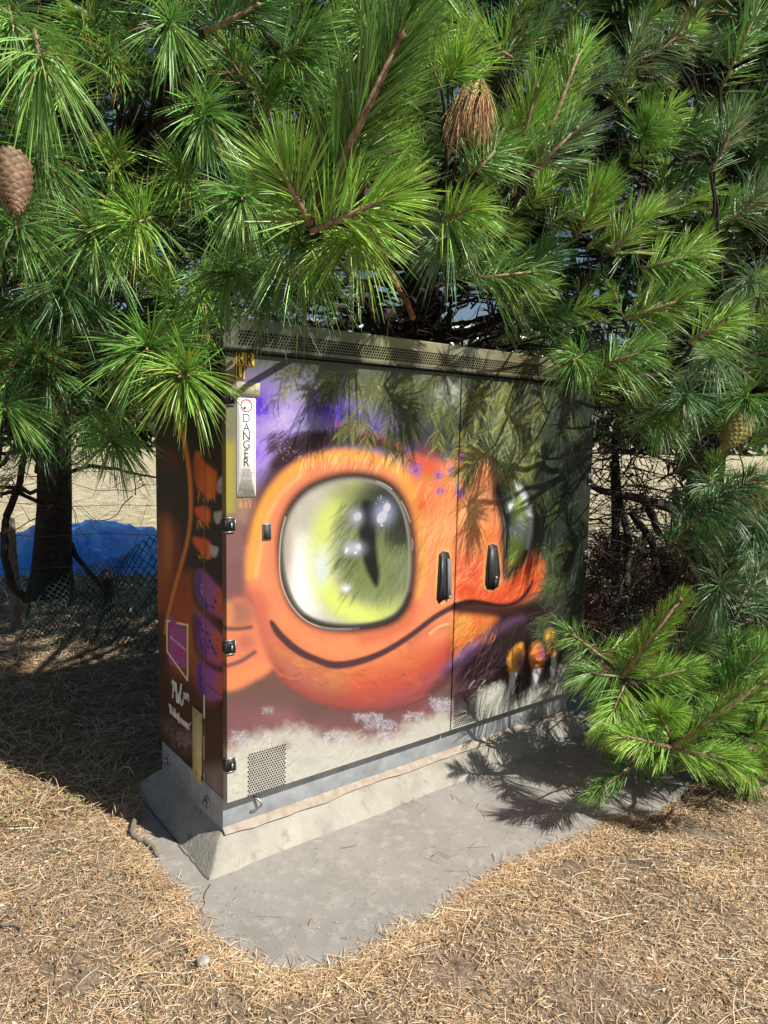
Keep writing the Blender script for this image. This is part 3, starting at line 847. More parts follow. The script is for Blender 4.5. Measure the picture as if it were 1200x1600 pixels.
    dk = [(56, 68, 40), (74, 88, 46), (98, 108, 52), (44, 54, 36)]
    br = [(120, 128, 62), (96, 110, 52), (150, 156, 84), (66, 80, 46)]
    R0 = [(425,570,.5,40,24),(470,575,2.6,36,26),(455,600,2.3,40,22),(500,580,1.2,34,22),(530,590,1.9,36,24),(560,585,2.2,30,22),(548,635,1.3,34,26),(520,615,2.5,30,20),
          (585,600,2.0,46,30),(600,585,1.6,40,26),(630,600,2.2,50,28),(615,635,1.9,40,30),(650,620,1.7,44,28),(670,590,2.2,40,24),(695,620,2.0,40,24),(640,670,1.9,44,30),
          (705,640,1.4,44,24),(690,680,1.3,32,24),(660,655,2.3,44,30),(570,640,1.6,24,24),(700,580,2.6,30,22),(480,600,1.4,28,22)]
    for _ in range(26): R0.append((rnd.uniform(520, 712), rnd.uniform(575, 668), rnd.uniform(1.3, 2.6), rnd.uniform(24, 44), rnd.uniform(18, 28)))
    for x, y, a, L, nl in R0: B.sprig(x, y, a, L, dk if rnd.random() < .6 else br, 11, nl, 1.8, .9)
    R1 = [(735,600,1.7,40,26),(760,610,2.1,40,26),(790,600,1.6,40,26),(745,650,2.1,40,26),(770,660,2.2,50,30),(800,640,1.8,50,28),(815,690,1.8,44,26),(765,700,2.3,40,28),(790,700,1.8,50,26),
          (830,640,2.0,40,26),(735,690,2.4,40,24),(805,735,1.9,30,20),(745,730,2.2,30,22),(850,610,1.8,40,24)]
    for _ in range(18): R1.append((rnd.uniform(728, 850), rnd.uniform(590, 720), rnd.uniform(1.5, 2.4), rnd.uniform(26, 46), rnd.uniform(18, 28)))
    for x, y, a, L, nl in R1: B.sprig(x, y, a, L, br+[(150, 150, 70), (168, 170, 130)], 12, nl, 2.0, .8)
    R2 = [(852,705,2.6,34,24),(862,755,2.2,40,26),(882,780,2.3,36,22),(838,850,.7,44,22),(885,905,2.7,36,20),(892,920,3.6,36,20),(870,960,2.7,34,20),(895,700,2.0,40,24),(900,640,1.9,40,24),
          (888,840,2.0,40,22),(905,960,1.8,40,22)]
    for x, y, a, L, nl in R2: B.sprig(x, y, a, L, [(78, 94, 48), (104, 118, 56), (60, 70, 46), (94, 108, 72)], 14, nl, 2.0, .9, (88, 92, 60))
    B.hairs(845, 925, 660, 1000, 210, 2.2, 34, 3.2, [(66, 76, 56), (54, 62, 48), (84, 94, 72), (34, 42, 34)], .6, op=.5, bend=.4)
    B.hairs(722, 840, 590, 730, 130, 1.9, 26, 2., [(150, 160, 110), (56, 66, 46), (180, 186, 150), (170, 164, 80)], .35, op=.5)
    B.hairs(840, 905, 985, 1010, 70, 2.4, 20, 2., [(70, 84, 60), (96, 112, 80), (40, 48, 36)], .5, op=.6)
    # orange halo round the handles
    B.stroke([(694,861),(700,860),(704,866),(704,930),(698,938),(690,944),(683,936),(683,905),(685,866)], 4, (252, 190, 110), 3, .8)
    B.stroke([(766,850),(776,848),(780,862),(784,906),(776,920),(762,924),(755,912),(758,866),(766,850)], 3.4, (222, 160, 100), 2.5, .85)

KF = 1.34   # sunlit value of a white wall, used to turn traced colours into paint colours
nL = (int(SEAM/.0024), int((ZH-ZD)/.0025))
nR = (int((W-SEAM)/.0032), int((ZH-ZD)/.0028))
SH = -.001
pL = Panel((0, 0, ZD), (SEAM-GAP/2, 0, 0), (0, 0, ZH-ZD-.008), *nL, KF)
pR = Panel((SEAM+GAP/2, 0, ZD), (W-SEAM-GAP/2, 0, 0), (0, 0, ZH-ZD-.008), *nR, KF)
def panel_mesh(name, p, thick):
    p.C = p.C*(1+.10*p.N2[..., None]+.08*p.N1[..., None])
    P = p.P.reshape(-1, 3); C = np.clip(p.C.reshape(-1, 3), .004, .86)
    nu, nv = p.nu, p.nv
    # rounded rim: outline ring pushed back
    idx = np.arange(nu*nv).reshape(nu, nv)
    rim = np.concatenate([idx[:, 0], idx[-1, 1:], idx[-2::-1, -1], idx[0, -2:0:-1]])
    t = np.array(thick, float)
    V = np.vstack([P, P[rim]+t]); C = np.vstack([C, C[rim]*.8])
    base = nu*nv; k = len(rim); r2 = base+np.arange(k)
    q1 = grid_faces(nu, nv, True)
    q2 = np.stack([rim, r2, np.roll(r2, -1), np.roll(rim, -1)], -1)
    return make_mesh(name, V, [q1, q2], C)
state = rnd.getstate()
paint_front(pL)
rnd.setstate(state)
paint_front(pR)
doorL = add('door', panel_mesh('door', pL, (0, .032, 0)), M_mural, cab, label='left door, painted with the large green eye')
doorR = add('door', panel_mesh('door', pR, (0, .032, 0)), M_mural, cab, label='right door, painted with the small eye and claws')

# ---- left side panel
KS = .56
pS = Panel((0.004, D, ZD), (0, -(D-.034), 0), (0, 0, ZH-ZD-.004), 190, 640, KS)
def paint_side(B):
    B.C[:] = lin(26, 18, 16, B.k)
    B.fill([(236,640),(300,640),(300,700),(290,760),(240,760)], (34, 30, 20), 20, smooth=False)
    B.blob(262, 690, 16, 50, (48, 42, 26), .8)
    B.blob(268, 722, 14, 16, (84, 36, 18), .8); B.blob(247, 702, 6, 14, (70, 34, 20), .7)
    B.blob(256, 760, 20, 34, (26, 14, 12), .9)
    B.fill([(236,815),(262,800),(274,830),(282,880),(268,940),(252,990),(236,1010)], (112, 54, 26), 12)
    B.blob(262, 845, 8, 30, (150, 90, 34), .8); B.blob(262, 880, 8, 22, (146, 84, 34), .7); B.blob(248, 900, 8, 40, (130, 62, 28), .6)
    B.stroke([(276,820),(278,870),(270,920),(258,980)], 7, (96, 26, 20), 8, .8)
    B.fill([(262,960),(280,900),(296,890),(320,905),(330,960),(345,1000),(350,1080),(330,1110),(300,1090),(270,1080),(255,1030)], (120, 62, 30), 14)
    B.blob(283, 960, 14, 40, (146, 62, 30), .7); B.blob(288, 930, 8, 30, (124, 44, 26), .7); B.blob(300, 1000, 12, 40, (140, 84, 34), .7)
    B.fill([(240,1050),(300,1060),(330,1110),(352,1110),(352,1200),(300,1190),(240,1150)], (58, 36, 22), 16, smooth=False)
    B.fill([(236,960),(256,960),(262,1040),(236,1040)], (44, 28, 20), 10, .8, smooth=False)
    B.fill([(236,1040),(270,1050),(268,1120),(236,1110)], (52, 36, 24), 14, .8, smooth=False)
    # orange curved line
    B.stroke([(270,640),(284,668),(292,706),(298,752),(299,800),(294,842),(284,880),(272,922),(262,962),(258,990)], [5, 6, 6, 6, 5.5, 5.5, 5.5, 5.5, 5, 3], (176, 98, 34), 2.6)
    B.stroke([(280,668),(290,706),(296,752),(297,800)], 2, (196, 116, 44), 2, .8)
    # toes
    B.fill([(303,706),(312,704),(318,722),(334,734),(340,738),(338,776),(330,782),(318,774),(304,756)], (178, 78, 26), 3.5)
    B.blob(326, 752, 8, 18, (206, 112, 34), .8); B.blob(308, 735, 5, 18, (130, 56, 22), .7)
    B.fill([(304,792),(328,790),(329,814),(322,822),(312,812),(304,802)], (184, 78, 24), 3.5)
    B.blob(322, 808, 5, 10, (204, 120, 34), .7)
    B.fill([(300,838),(314,840),(328,844),(334,862),(326,876),(312,862),(302,850)], (186, 74, 26), 3.5)
    B.hairs(306, 334, 766, 780, 26, 1.3, 9, 1.2, [(220, 140, 50), (60, 26, 14)], .2, op=.6)
    B.hairs(306, 328, 812, 822, 20, 1.2, 9, 1.2, [(220, 150, 60), (60, 26, 14)], .2, op=.6)
    B.hairs(308, 328, 860, 870, 20, 1.1, 9, 1.2, [(220, 150, 60), (60, 26, 14)], .2, op=.6)
    for C_ in ([(342,748),(350,742),(356,744),(353,762),(346,772),(340,770),(339,758)], [(334,800),(341,800),(348,796),(347,810),(341,820),(336,816),(334,808)],
               [(326,850),(334,853),(342,855),(340,866),(336,872),(329,868)]):
        B.fill(C_, (150, 146, 152), 2.4)
    B.blob(345, 764, 4, 7, (92, 86, 90), .6)
    # purple scales
    B.fill([(308,890),(318,890),(334,908),(352,930),(352,968),(336,962),(318,948),(308,930),(304,908)], (124, 70, 120), 5)
    B.fill([(336,912),(352,928),(352,968),(340,964),(334,940)], (160, 70, 40), 7, .9)
    B.fill([(304,962),(312,954),(326,964),(344,988),(352,1000),(352,1040),(336,1040),(316,1028),(304,1000)], (130, 70, 118), 5)
    B.fill([(332,976),(352,1000),(352,1036),(340,1036),(332,1010)], (170, 72, 40), 7, .9)
    B.fill([(306,1036),(316,1030),(334,1046),(352,1052),(352,1090),(334,1096),(318,1090),(308,1066)], (120, 70, 130), 5)
    B.fill([(334,1050),(352,1054),(352,1088),(340,1090)], (166, 76, 46), 7, .9)
    for pts in ([(312,896),(309,916),(315,940),(322,948)], [(310,966),(309,990),(316,1012),(320,1020)], [(312,1040),(311,1062),(318,1086)]):
        B.stroke(pts, 8, (62, 34, 112), 5, .9)
    B.stroke([(302,900),(304,940),(318,956),(336,976),(352,988)], 6, (48, 26, 34), 5, .85)
    B.stroke([(303,962),(304,1010),(318,1032),(340,1046),(352,1046)], 6, (50, 28, 38), 5, .85)
    for (x, y) in [(322,945),(332,948),(336,940),(324,990),(328,1002),(332,1012),(336,1020),(316,985),(313,975),(320,1000),(325,1010),(314,1060),(318,1075),(313,925),(316,935)]:
        B.disc(x, y, 2.2, 4.2, (66, 34, 118), 1.6, -.5)
    B.spray(314, 925, 5, 14, 12, (170, 150, 205), (.4, .9), .7)
    B.stroke([(320,1068),(334,1078),(350,1089)], 1.2, (40, 20, 40), .8)
    # seam highlights
    B.stroke([(317,640),(319,760),(319,900),(319,1080),(319,1236)], .9, (120, 96, 84), .8, .8, smooth=False)
    B.stroke([(318.5,640),(320.5,760),(320.5,900),(320.5,1080),(320.5,1236)], .9, (14, 10, 10), .8, .8, smooth=False)
    B.stroke([(351,640),(352,900),(350,1240)], 1.1, (112, 76, 60), .9, .7, smooth=False)
    B.fill([(336,640),(349,640),(349,735),(340,720)], (58, 32, 20), 6, .6, smooth=False)
    B.stroke([(319,1087),(319,1122)], 1.9, (226, 206, 196), .7, smooth=False); B.stroke([(318.6,1150),(318.6,1186)], 1.4, (170, 156, 140), .7, smooth=False)
    B.stroke([(318.6,1210),(319,1236)], 1.5, (190, 180, 170), .7, .7, smooth=False)
    # mist at the foot
    B.blob(262, 1135, 12, 10, (92, 82, 78), .7, grain=.9); B.blob(290, 1160, 18, 16, (98, 84, 82), .75, grain=.9); B.blob(272, 1150, 12, 10, (80, 70, 68), .7, grain=.9)
    B.spray(288, 1152, 14, 14, 60, (132, 122, 124), (.4, 1.2), .6)
    B.fill([(320,1200),(352,1196),(352,1270),(320,1240)], (126, 110, 104), 18, .85, smooth=False)
    B.fill([(250,1180),(300,1210),(320,1240),(250,1190)], (110, 96, 92), 10, .7, smooth=False)
    # magenta card with pale outline
    B.fill([(264,960),(290.5,988),(290.5,1044.5),(264,1038)], (134, 66, 122), 1.2, smooth=False)
    B.blob(284, 1018, 5, 8, (164, 34, 88), .9); B.blob(270, 990, 4, 8, (160, 70, 118), .7); B.blob(268, 975, 4, 8, (104, 56, 128), .7)
    fr = [(261,969.5),(293,977),(293,1063),(261,1018),(261,969.5)]
    B.stroke([fr[0], (265, 970.5)], 2.4, (206, 190, 170), .8, smooth=False)
    B.stroke([(277,973.5), fr[1]], 3.0, (206, 190, 170), .8, smooth=False)
    for a_, b_ in ((1, 2), (2, 3), (3, 4)): B.stroke([fr[a_], fr[b_]], 2.0, (206, 190, 170), .8, smooth=False)
    # writing, brushed: strokes in 0..1 boxes
    font = {'@': [[(.75,.35),(.5,.25),(.3,.5),(.5,.7),(.72,.5),(.72,.3),(.85,.7),(1,.4),(.6,0),(.1,.3),(.1,.8),(.5,1)]],
            'm': [[(0,1),(.05,.35)],[(.05,.55),(.25,.35),(.4,.6),(.42,1)],[(.42,.55),(.65,.35),(.85,.6),(.9,1)]],
            'e': [[(.1,.7),(.8,.6),(.6,.35),(.2,.45),(.15,.85),(.5,1),(.9,.85)]],
            'l': [[(.3,0),(.3,.85),(.6,1)]], 'd': [[(.75,.6),(.45,.4),(.15,.7),(.4,1),(.75,.8)],[(.75,0),(.78,1)]],
            'a': [[(.75,.5),(.4,.38),(.15,.7),(.4,1),(.72,.8)],[(.75,.4),(.78,1)]], 't': [[(.4,.05),(.4,.9),(.7,1)],[(.1,.4),(.75,.4)]],
            'r': [[(.2,.4),(.22,1)],[(.22,.6),(.45,.4),(.8,.45)]], 'i': [[(.4,.4),(.42,1)],[(.4,.15),(.42,.2)]],
            'n': [[(.15,.4),(.17,1)],[(.17,.6),(.5,.38),(.75,.6),(.78,1)]], 's': [[(.8,.42),(.4,.4),(.3,.6),(.7,.75),(.6,.98),(.2,.95)]],
            'u': [[(.15,.4),(.2,.9),(.5,1),(.75,.8)],[(.75,.4),(.8,1)]], 'H': [[(.15,.0),(.15,1)],[(.8,.05),(.8,1)],[(.15,.5),(.8,.5)]],
            'T': [[(0,.02),(1,.05)],[(.5,.02),(.5,1.15)]], '2': [[(.1,.2),(.5,0),(.8,.25),(.1,1),(.9,1)]], '0': [[(.5,0),(.15,.3),(.2,.85),(.55,1),(.85,.6),(.75,.15),(.5,0)]],
            '4': [[(.2,0),(.15,.6),(.85,.6)],[(.75,.1),(.75,1.2)]], "'": [[(.6,0),(.3,.3)]], ' ': []}
    def write(txt, a, b, h, w, col, op=1.):
        a = np.array(a, float); b = np.array(b, float)
        st = (b-a)/len(txt)
        for i, ch in enumerate(txt):
            o = a+st*i
            for s_ in font.get(ch, []):
                B.stroke([tuple(o+st*.82*u+np.array([0, -h*(1-v)])) for u, v in s_], w, col, .7, op)
    write("@melmade", (266, 997), (291, 1018), 5, .9, (170, 168, 178), .85)
    z = lambda L: [(250+a/15., 1050+b/15.) for a, b in L]
    wc = (214, 206, 206)
    for L_ in ([(275,255),(305,180),(312,240),(300,600)], [(305,330),(345,205),(352,300),(352,440)], [(350,380),(375,225),(385,420),(385,640),(405,735),(425,640),(432,480),(420,560),(436,720)],
               [(436,720),(470,560),(500,280),(490,300),(462,520),(478,700),(505,795),(535,740),(538,650)]):
        B.stroke(z(L_), 1.7, wc, .7)
    write("2024", (286.5, 1091), (295.5, 1094), 9.5, .95, (200, 194, 196))
    write("'Hidden", (263.5, 1112), (279, 1126), 13, 1.0, wc)
    write("Treasure'", (278.5, 1127), (298.5, 1143), 13, 1.0, wc)
paint_side(pS)
P = pS
mS = panel_mesh('side_panel', P, (.02, 0, 0))
sideL = add('side_panel', mS, M_mural, cab)
# flip check is unnecessary: both faces shade alike

# plain right side
g = G(); g.box((W-.012, .034, ZD), (W-.002, D, ZH-.004))
add('side_panel', g.mesh('side_panel'), mat('right_side_paint', (.03, .035, .025), .5), cab)

# ---- hood
hx0, hx1, hy0, hy1 = -.014, W+.014, -.012, D+.02
pH = Panel((hx0, hy0, ZH+.004), (hx1-hx0, 0, 0), (0, 0, ZT-ZH-.004), 420, 26, KF)
B = pH
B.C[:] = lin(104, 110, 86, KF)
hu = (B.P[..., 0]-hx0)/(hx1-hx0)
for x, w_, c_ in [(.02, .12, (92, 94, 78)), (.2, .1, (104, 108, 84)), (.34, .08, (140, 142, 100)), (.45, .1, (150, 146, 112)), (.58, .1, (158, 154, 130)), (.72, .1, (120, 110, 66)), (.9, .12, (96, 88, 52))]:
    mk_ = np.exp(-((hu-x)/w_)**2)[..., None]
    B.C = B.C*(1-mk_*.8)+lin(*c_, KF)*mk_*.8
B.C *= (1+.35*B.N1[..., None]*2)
roof = G()
ztb = ZT-.05
roof.add([(hx0,hy0,ZH+.004),(hx1,hy0,ZH+.004),(hx1,hy1,ZH+.004),(hx0,hy1,ZH+.004),(hx0,hy0+.002,ZT),(hx1,hy0+.002,ZT),(hx1,hy1,ztb),(hx0,hy1,ztb)],
         [(0,3,2,1),(4,5,6,7),(1,2,6,5),(2,3,7,6),(3,0,4,7)])
hood = add('hood', roof.mesh('hood'), mat('hood_metal', (.10, .10, .07), .5), cab)
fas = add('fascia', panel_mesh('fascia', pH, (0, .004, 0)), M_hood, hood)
# rolled lip under the hood
g = G(); g.box((hx0, hy0-.006, ZH-.004), (hx1, hy0+.02, ZH+.004)); g.box((.004, .006, ZH-.016), (W-.004, .04, ZH-.004))
add('drip_edge', g.mesh('drip_edge'), mat('dark_green_trim', (.018, .018, .010), .45), hood)

def hole_field(rects, pitch, r, y, axis='y', seg=7):
    """dark punched holes in staggered rows; rects: (a0,b0,a1,b1)"""
    V = []; F = []
    a0, b0, a1, b1 = rects
    rows = int((b1-b0)/(pitch*.866))+1
    pts = []
    for k in range(rows):
        off = pitch/2 if k % 2 else 0
        n_ = int((a1-a0-off)/pitch)+1
        pts += [(a0+off+i_*pitch, b0+k*pitch*.866) for i_ in range(n_)]
    pts = np.array(pts); an = np.arange(seg)*2*math.pi/seg
    ring = np.stack([np.cos(an)*r, np.sin(an)*r], -1)
    A = pts[:, None]+ring[None]
    A = A.reshape(-1, 2)
    V = np.stack([A[:, 0], np.full(len(A), y), A[:, 1]], -1)
    F = np.arange(len(A)).reshape(-1, seg)
    return make_mesh('perforations', V, F)
hl = on_y(379, 520, hy0); hr = on_y(835, 575, hy0)
add('vent_grille', hole_field((.045, ZH+.022, W-.06, ZH+.072), .0120, .0046, hy0-.0012), M_dark, hood)
def rect_on_front(x0, y0, x1, y1):
    a = on_y(x0, y0); b = on_y(x1, y1)
    return a[0], min(a[2], b[2]), b[0], max(a[2], b[2])
v1a = on_y(388, 1243); v1b = on_y(447, 1161)
add('vent_grille', hole_field((v1a[0], v1a[2], v1b[0], v1b[2]), .0105, .0036, -.0012), M_dark, doorL)
v2a = on_y(709, 1136); v2b = on_y(745, 1074)
add('vent_grille', hole_field((v2a[0], v2a[2], v2b[0], v2b[2]), .0105, .0036, -.0012), M_dark, doorR)

# ---- plinth
g = G(); g.box((px0, py0, ZP-.03), (px1, py1, ZD-.004))
plinth = add('plinth', g.mesh('plinth'), M_galv, cab); bevel(plinth, .002)
def bolt(x, y, z, ax='x'):
    g = G()
    def hexa(r, t0, t1, k=6):
        an = [i*2*math.pi/k+.3 for i in range(k)]
        g.prism([((y if ax == 'x' else x)+r*math.cos(a), z+r*math.sin(a)) for a in an][::(1)], (x if ax == 'x' else y)+t0, (x if ax == 'x' else y)+t1, ax)
    hexa(.024, 0, -.004, 16); hexa(.013, -.004, -.016, 6); hexa(.007, -.016, -.024, 10)
    return g.mesh('bolt')
for (x, y) in [(263,1187),(324,1253)]:
    q = on_x(x, y, px0)
    add('bolt', bolt(px0, q[1], q[2]), M_steel, plinth)
# lifting loop on the plinth front
q = on_y(394, 1256, py0)
t = np.linspace(0, 1, 16)
loop = np.stack([q[0]+.004+.030*np.sin(t*math.pi)-.012*t, py0-.002-.022*np.sin(t*math.pi), q[2]+.028-.056*t], -1)
g = G(); g.tube(loop, .0045, 8)
add('lifting_loop', g.mesh('lifting_loop', smooth=True), M_steel, plinth)

# ---- hinge clips on the door edges
def clip_mesh(x, z, w=.026, h=.045, sgn=1):
    g = G()
    g.box((x-w*.4, -.006, z-h/2), (x+w*.9, .004, z+h/2))
    g.box((x+w*.15, -.011, z-h*.25), (x+w*.55, -.006, z+h*.3))
    g.box((x-w*.55, -.010, z-h*.42), (x-w*.38, .02, z+h*.42))
    return g.mesh('hinge')
def clip_rim(x, z, w=.026, h=.045):
    g = G()
    g.box((x-w*.45, -.0065, z+h/2), (x+w*.95, .003, z+h/2+.0035)); g.box((x+w*.9, -.0075, z-h/2), (x+w*1.02, .003, z+h/2))
    g.box((x-w*.45, -.0065, z-h/2-.0035), (x+w*.95, .003, z-h/2)); g.box((x+w*.2, -.0145, z-h*.2), (x+w*.45, -.011, z+h*.15))
    return g.mesh('hinge_rim')
for py_ in (621, 820, 1011, 1195):
    q = on_y(359, py_)
    h_ = add('hinge', clip_mesh(.006, q[2]), M_black, doorL)
    add('hinge_rim', clip_rim(.006, q[2]), M_steel, h_)
for z_ in (.55, .95, 1.35, 1.65):
    h_ = add('hinge', clip_mesh(W-.018, z_), M_black, doorR)
    add('hinge_rim', clip_rim(W-.018, z_), M_steel, h_)
# square rubber plug
q = on_y(416.5, 831)
g = G(); g.box((q[0]-.017, -.004, q[2]-.029), (q[0]+.017, .0, q[2]+.029))
pl_ = add('cover_plate', g.mesh('cover_plate'), M_steel, doorL)
g = G(); g.box((q[0]-.014, -.006, q[2]-.026), (q[0]+.014, -.004, q[2]+.026))
add('cover_pad', g.mesh('cover_pad'), mat('grey_rubber', (.05, .052, .05), .6), pl_)
# swing handles in their recesses
def poly_y(pts, y=0.0): return [(lambda q: (q[0], q[2]))(on_y(a, b, y)) for a, b in pts]
def handle(door, out, leverp, stripp, lockp, metal_strip):
    g = G(); g.prism(poly_y(out)[::-1], -.004, .0)
    h = add('door_handle', g.mesh('door_handle'), M_black, door)
    g = G(); g.prism(poly_y(leverp)[::-1], -.010, -.004)
    add('lever', g.mesh('lever'), mat('lever_black', (.03, .03, .032), .5), h)
    g = G(); g.prism(poly_y(stripp)[::-1], -.013, -.004)
    add('bezel', g.mesh('bezel'), mat('worn_grey_bezel', (.16, .16, .16), .65) if metal_strip else M_black, h)
    a = on_y(*lockp)
    g = G(); g.tube([(a[0], -.017, a[2]), (a[0], -.004, a[2])], .0065, 10)
    add('lock', g.mesh('lock'), M_steel, h)
    return h
handle(doorL, [(686,866),(692,861),(700,863),(703,873),(703,930),(699,936),(692,937),(686,943),(682,935),(684,900)],
       [(688,868),(695,874),(695,930),(689,936),(685,932),(687,900)], [(697,872),(702.5,873),(702.5,931),(698.5,935),(697,930)], (699.5, 932), True)
handle(doorR, [(763,852),(770,850),(776,853),(778,866),(781,896),(778,916),(770,921),(761,920),(758,912),(760,880)],
       [(764,856),(774,855),(776,900),(772,916),(762,914),(762,880)], [(770,905),(775,904),(775,917),(770,918)], (772.5, 902), False)

# ---- text helper
def text_mesh(txt, h, track=1.0, width=1.0):
    cu = bpy.data.curves.new('text', 'FONT')
    cu.body = txt; cu.size = 1.0; cu.align_x = 'CENTER'; cu.space_character = track
    o = bpy.data.objects.new('tmp_text', cu)
    COL.objects.link(o)
    dg = bpy.context.evaluated_depsgraph_get()
    me = bpy.data.meshes.new_from_object(o.evaluated_get(dg))
    bpy.data.objects.remove(o); bpy.data.curves.remove(cu)
    v = np.zeros(len(me.vertices)*3, np.float32); me.vertices.foreach_get('co', v); v = v.reshape(-1, 3)
    F = [tuple(p.vertices) for p in me.polygons]
    bpy.data.meshes.remove(me)
    v[:, 0] -= (v[:, 0].max()+v[:, 0].min())/2
    y0, y1 = v[:, 1].min(), v[:, 1].max()
    s = h/(y1-y0)
    v[:, 1] = (v[:, 1]-(y0+y1)/2)*s
    v[:, 0] *= s*width
    return v, F
def text_on_front(parts, y, name='lettering'):
    """parts: (text, cx, cz, h, width)"""
    V = []; F = []; n = 0
    for txt, cx, cz, h, wd in parts:
        v, f = text_mesh(txt, h, 1.05, wd)
        V += [(cx+a, y, cz+b) for a, b, _ in v]
        F += [tuple(i+n for i in p) for p in f]; n = len(V)
    me = bpy.data.meshes.new(name); me.from_pydata(V, [], F); me.update()
    return me
def rounded(x0, z0, x1, z1, r, k=4):
    out = []
    for cx, cz, a0 in ((x1-r, z1-r, 0), (x0+r, z1-r, 90), (x0+r, z0+r, 180), (x1-r, z0+r, 270)):
        for i in range(k+1):
            a = math.radians(a0+90*i/k); out.append((cx+r*math.cos(a), cz+r*math.sin(a)))
    return out
# danger sign
sx0, sx1 = on_y(369.7, 700)[0], on_y(399, 700)[0]
sz1, sz0 = on_y(384, 622)[2], on_y(384, 776.5)[2]
sw = sx1-sx0; scx = (sx0+sx1)/2; shh = sz1-sz0
g = G(); g.prism(rounded(sx0, sz0, sx1, sz1, .006), -.003, .0)
sign = add('danger_sign', g.mesh('danger_sign'), M_white, doorL)
zz = lambda py: on_y(384, py)[2]
g = G()
b_ = .0055
for (a0, c0, a1, c1) in ((sx0+b_, sz0+b_, sx0+b_+.0012, sz1-b_), (sx1-b_-.0012, sz0+b_, sx1-b_, sz1-b_), (sx0+b_+.0014, sz0+b_, sx1-b_-.0014, sz0+b_+.0012), (sx0+b_+.0014, sz1-b_-.0012, sx1-b_-.0014, sz1-b_)):
    g.add([(a0, -.0035, c0), (a1, -.0035, c0), (a1, -.0035, c1), (a0, -.0035, c1)], [(0, 1, 2, 3)])
add('border', g.mesh('border'), M_grey, sign)
lets = [(c_, scx, zz(y_), .029, .95) for c_, y_ in zip('DANGER', (653, 667.5, 681, 694.5, 708.5, 722))]
add('danger_lettering', text_on_front(lets, -.0035), M_black, sign)
small = [('BURIED', scx, zz(734.5), .0085, .9), ('CABLES IN', scx, zz(739), .0085, .9), ('VICINITY', scx, zz(743.5), .0085, .9), ('Contact', scx, zz(751.5), .0075, .9),
         ('0800', scx, zz(756), .0090, .9), ('463 896', scx, zz(760.5), .0090, .9), ('Chorus', scx+.014, zz(770.5), .0080, .9)]
add('small_lettering', text_on_front(small, -.0035), M_grey, sign)
g = G()
cxl, czl = scx-.020, zz(770.5)
def arc_ring(g, cx, cz, r0, r1, a0, a1, y, k=36):
    V = []
    for i in range(k+1):
        a = math.radians(a0+(a1-a0)*i/k)
        V += [(cx+r0*math.cos(a), y, cz+r0*math.sin(a)), (cx+r1*math.cos(a), y, cz+r1*math.sin(a))]
    g.add(V, [(2*i, 2*i+1, 2*i+3, 2*i+2) for i in range(k)])
arc_ring(g, cxl, czl, .0065, .0085, 40, 330, -.0035); arc_ring(g, cxl+.001, czl, .003, .0045, 90, 420, -.0035)
add('logo', g.mesh('logo'), mat('logo_grey', (.30, .36, .25), .6), sign)
g = G(); zc = zz(634)
arc_ring(g, scx, zc, .0185, .0225, 0, 360, -.0036)
a = math.radians(135); r_ = .019; w_ = .0021
c0, s0 = math.cos(a), math.sin(a)
g.add([(scx+c0*r_-s0*w_*-1, -.0040, zc+s0*r_+c0*w_), (scx+c0*r_-s0*w_, -.0040, zc+s0*r_-c0*w_), (scx-c0*r_-s0*w_, -.0040, zc-s0*r_-c0*w_), (scx-c0*r_+s0*w_, -.0040, zc-s0*r_+c0*w_)], [(0, 1, 2, 3)])
add('prohibition_symbol', g.mesh('prohibition_symbol'), M_red, sign)
g = G()
g.add([(scx-.011, -.0036, zc-.012), (scx-.003, -.0036, zc-.011), (scx-.002, -.0036, zc-.004), (scx-.007, -.0036, zc-.002), (scx-.012, -.0036, zc-.007)], None, [(0, 1, 2), (0, 2, 3), (0, 3, 4)])
g.add([(scx+.003, -.0036, zc+.005), (scx+.0045, -.0036, zc+.004), (scx+.012, -.0036, zc+.012), (scx+.011, -.0036, zc+.013)], [(0, 1, 2, 3)])
add('digging_symbol', g.mesh('digging_symbol'), M_black, sign)
# three yellow letter stickers
for ch, (x0, y0, x1, y1) in (('R', (368, 548.5, 381.3, 571)), ('R', (383, 550, 396.5, 573)), ('U', (368.5, 571.8, 381.6, 593.5))):
    a = on_y(x0, y0); b = on_y(x1, y1)
    a2 = on_y(x0, y1)
    g = G(); g.prism(rounded(a[0], b[2], b[0], on_y((x0+x1)/2, y0)[2], .003), -.0025, 0)
    s_ = add('letter_sticker', g.mesh('letter_sticker'), M_yel, doorL, label='yellow sticker with black letter '+ch)
    cx_, cz_ = (a[0]+b[0])/2, (b[2]+on_y((x0+x1)/2, y0)[2])/2
    v, f = text_mesh(ch, .043, 1, .62)
    # thicken the letter
    V = []; F = []; n = 0
    for dx in (-.0016, 0, .0016):
        V += [(cx_+p_[0]+dx, -.0031-abs(dx)*.1-dx*.06, cz_+p_[1]) for p_ in v]; F += [tuple(i+n for i in p_) for p_ in f]; n = len(V)
    me = bpy.data.meshes.new('letter'); me.from_pydata(V, [], F); me.update()
    add('letter', me, M_black, s_)
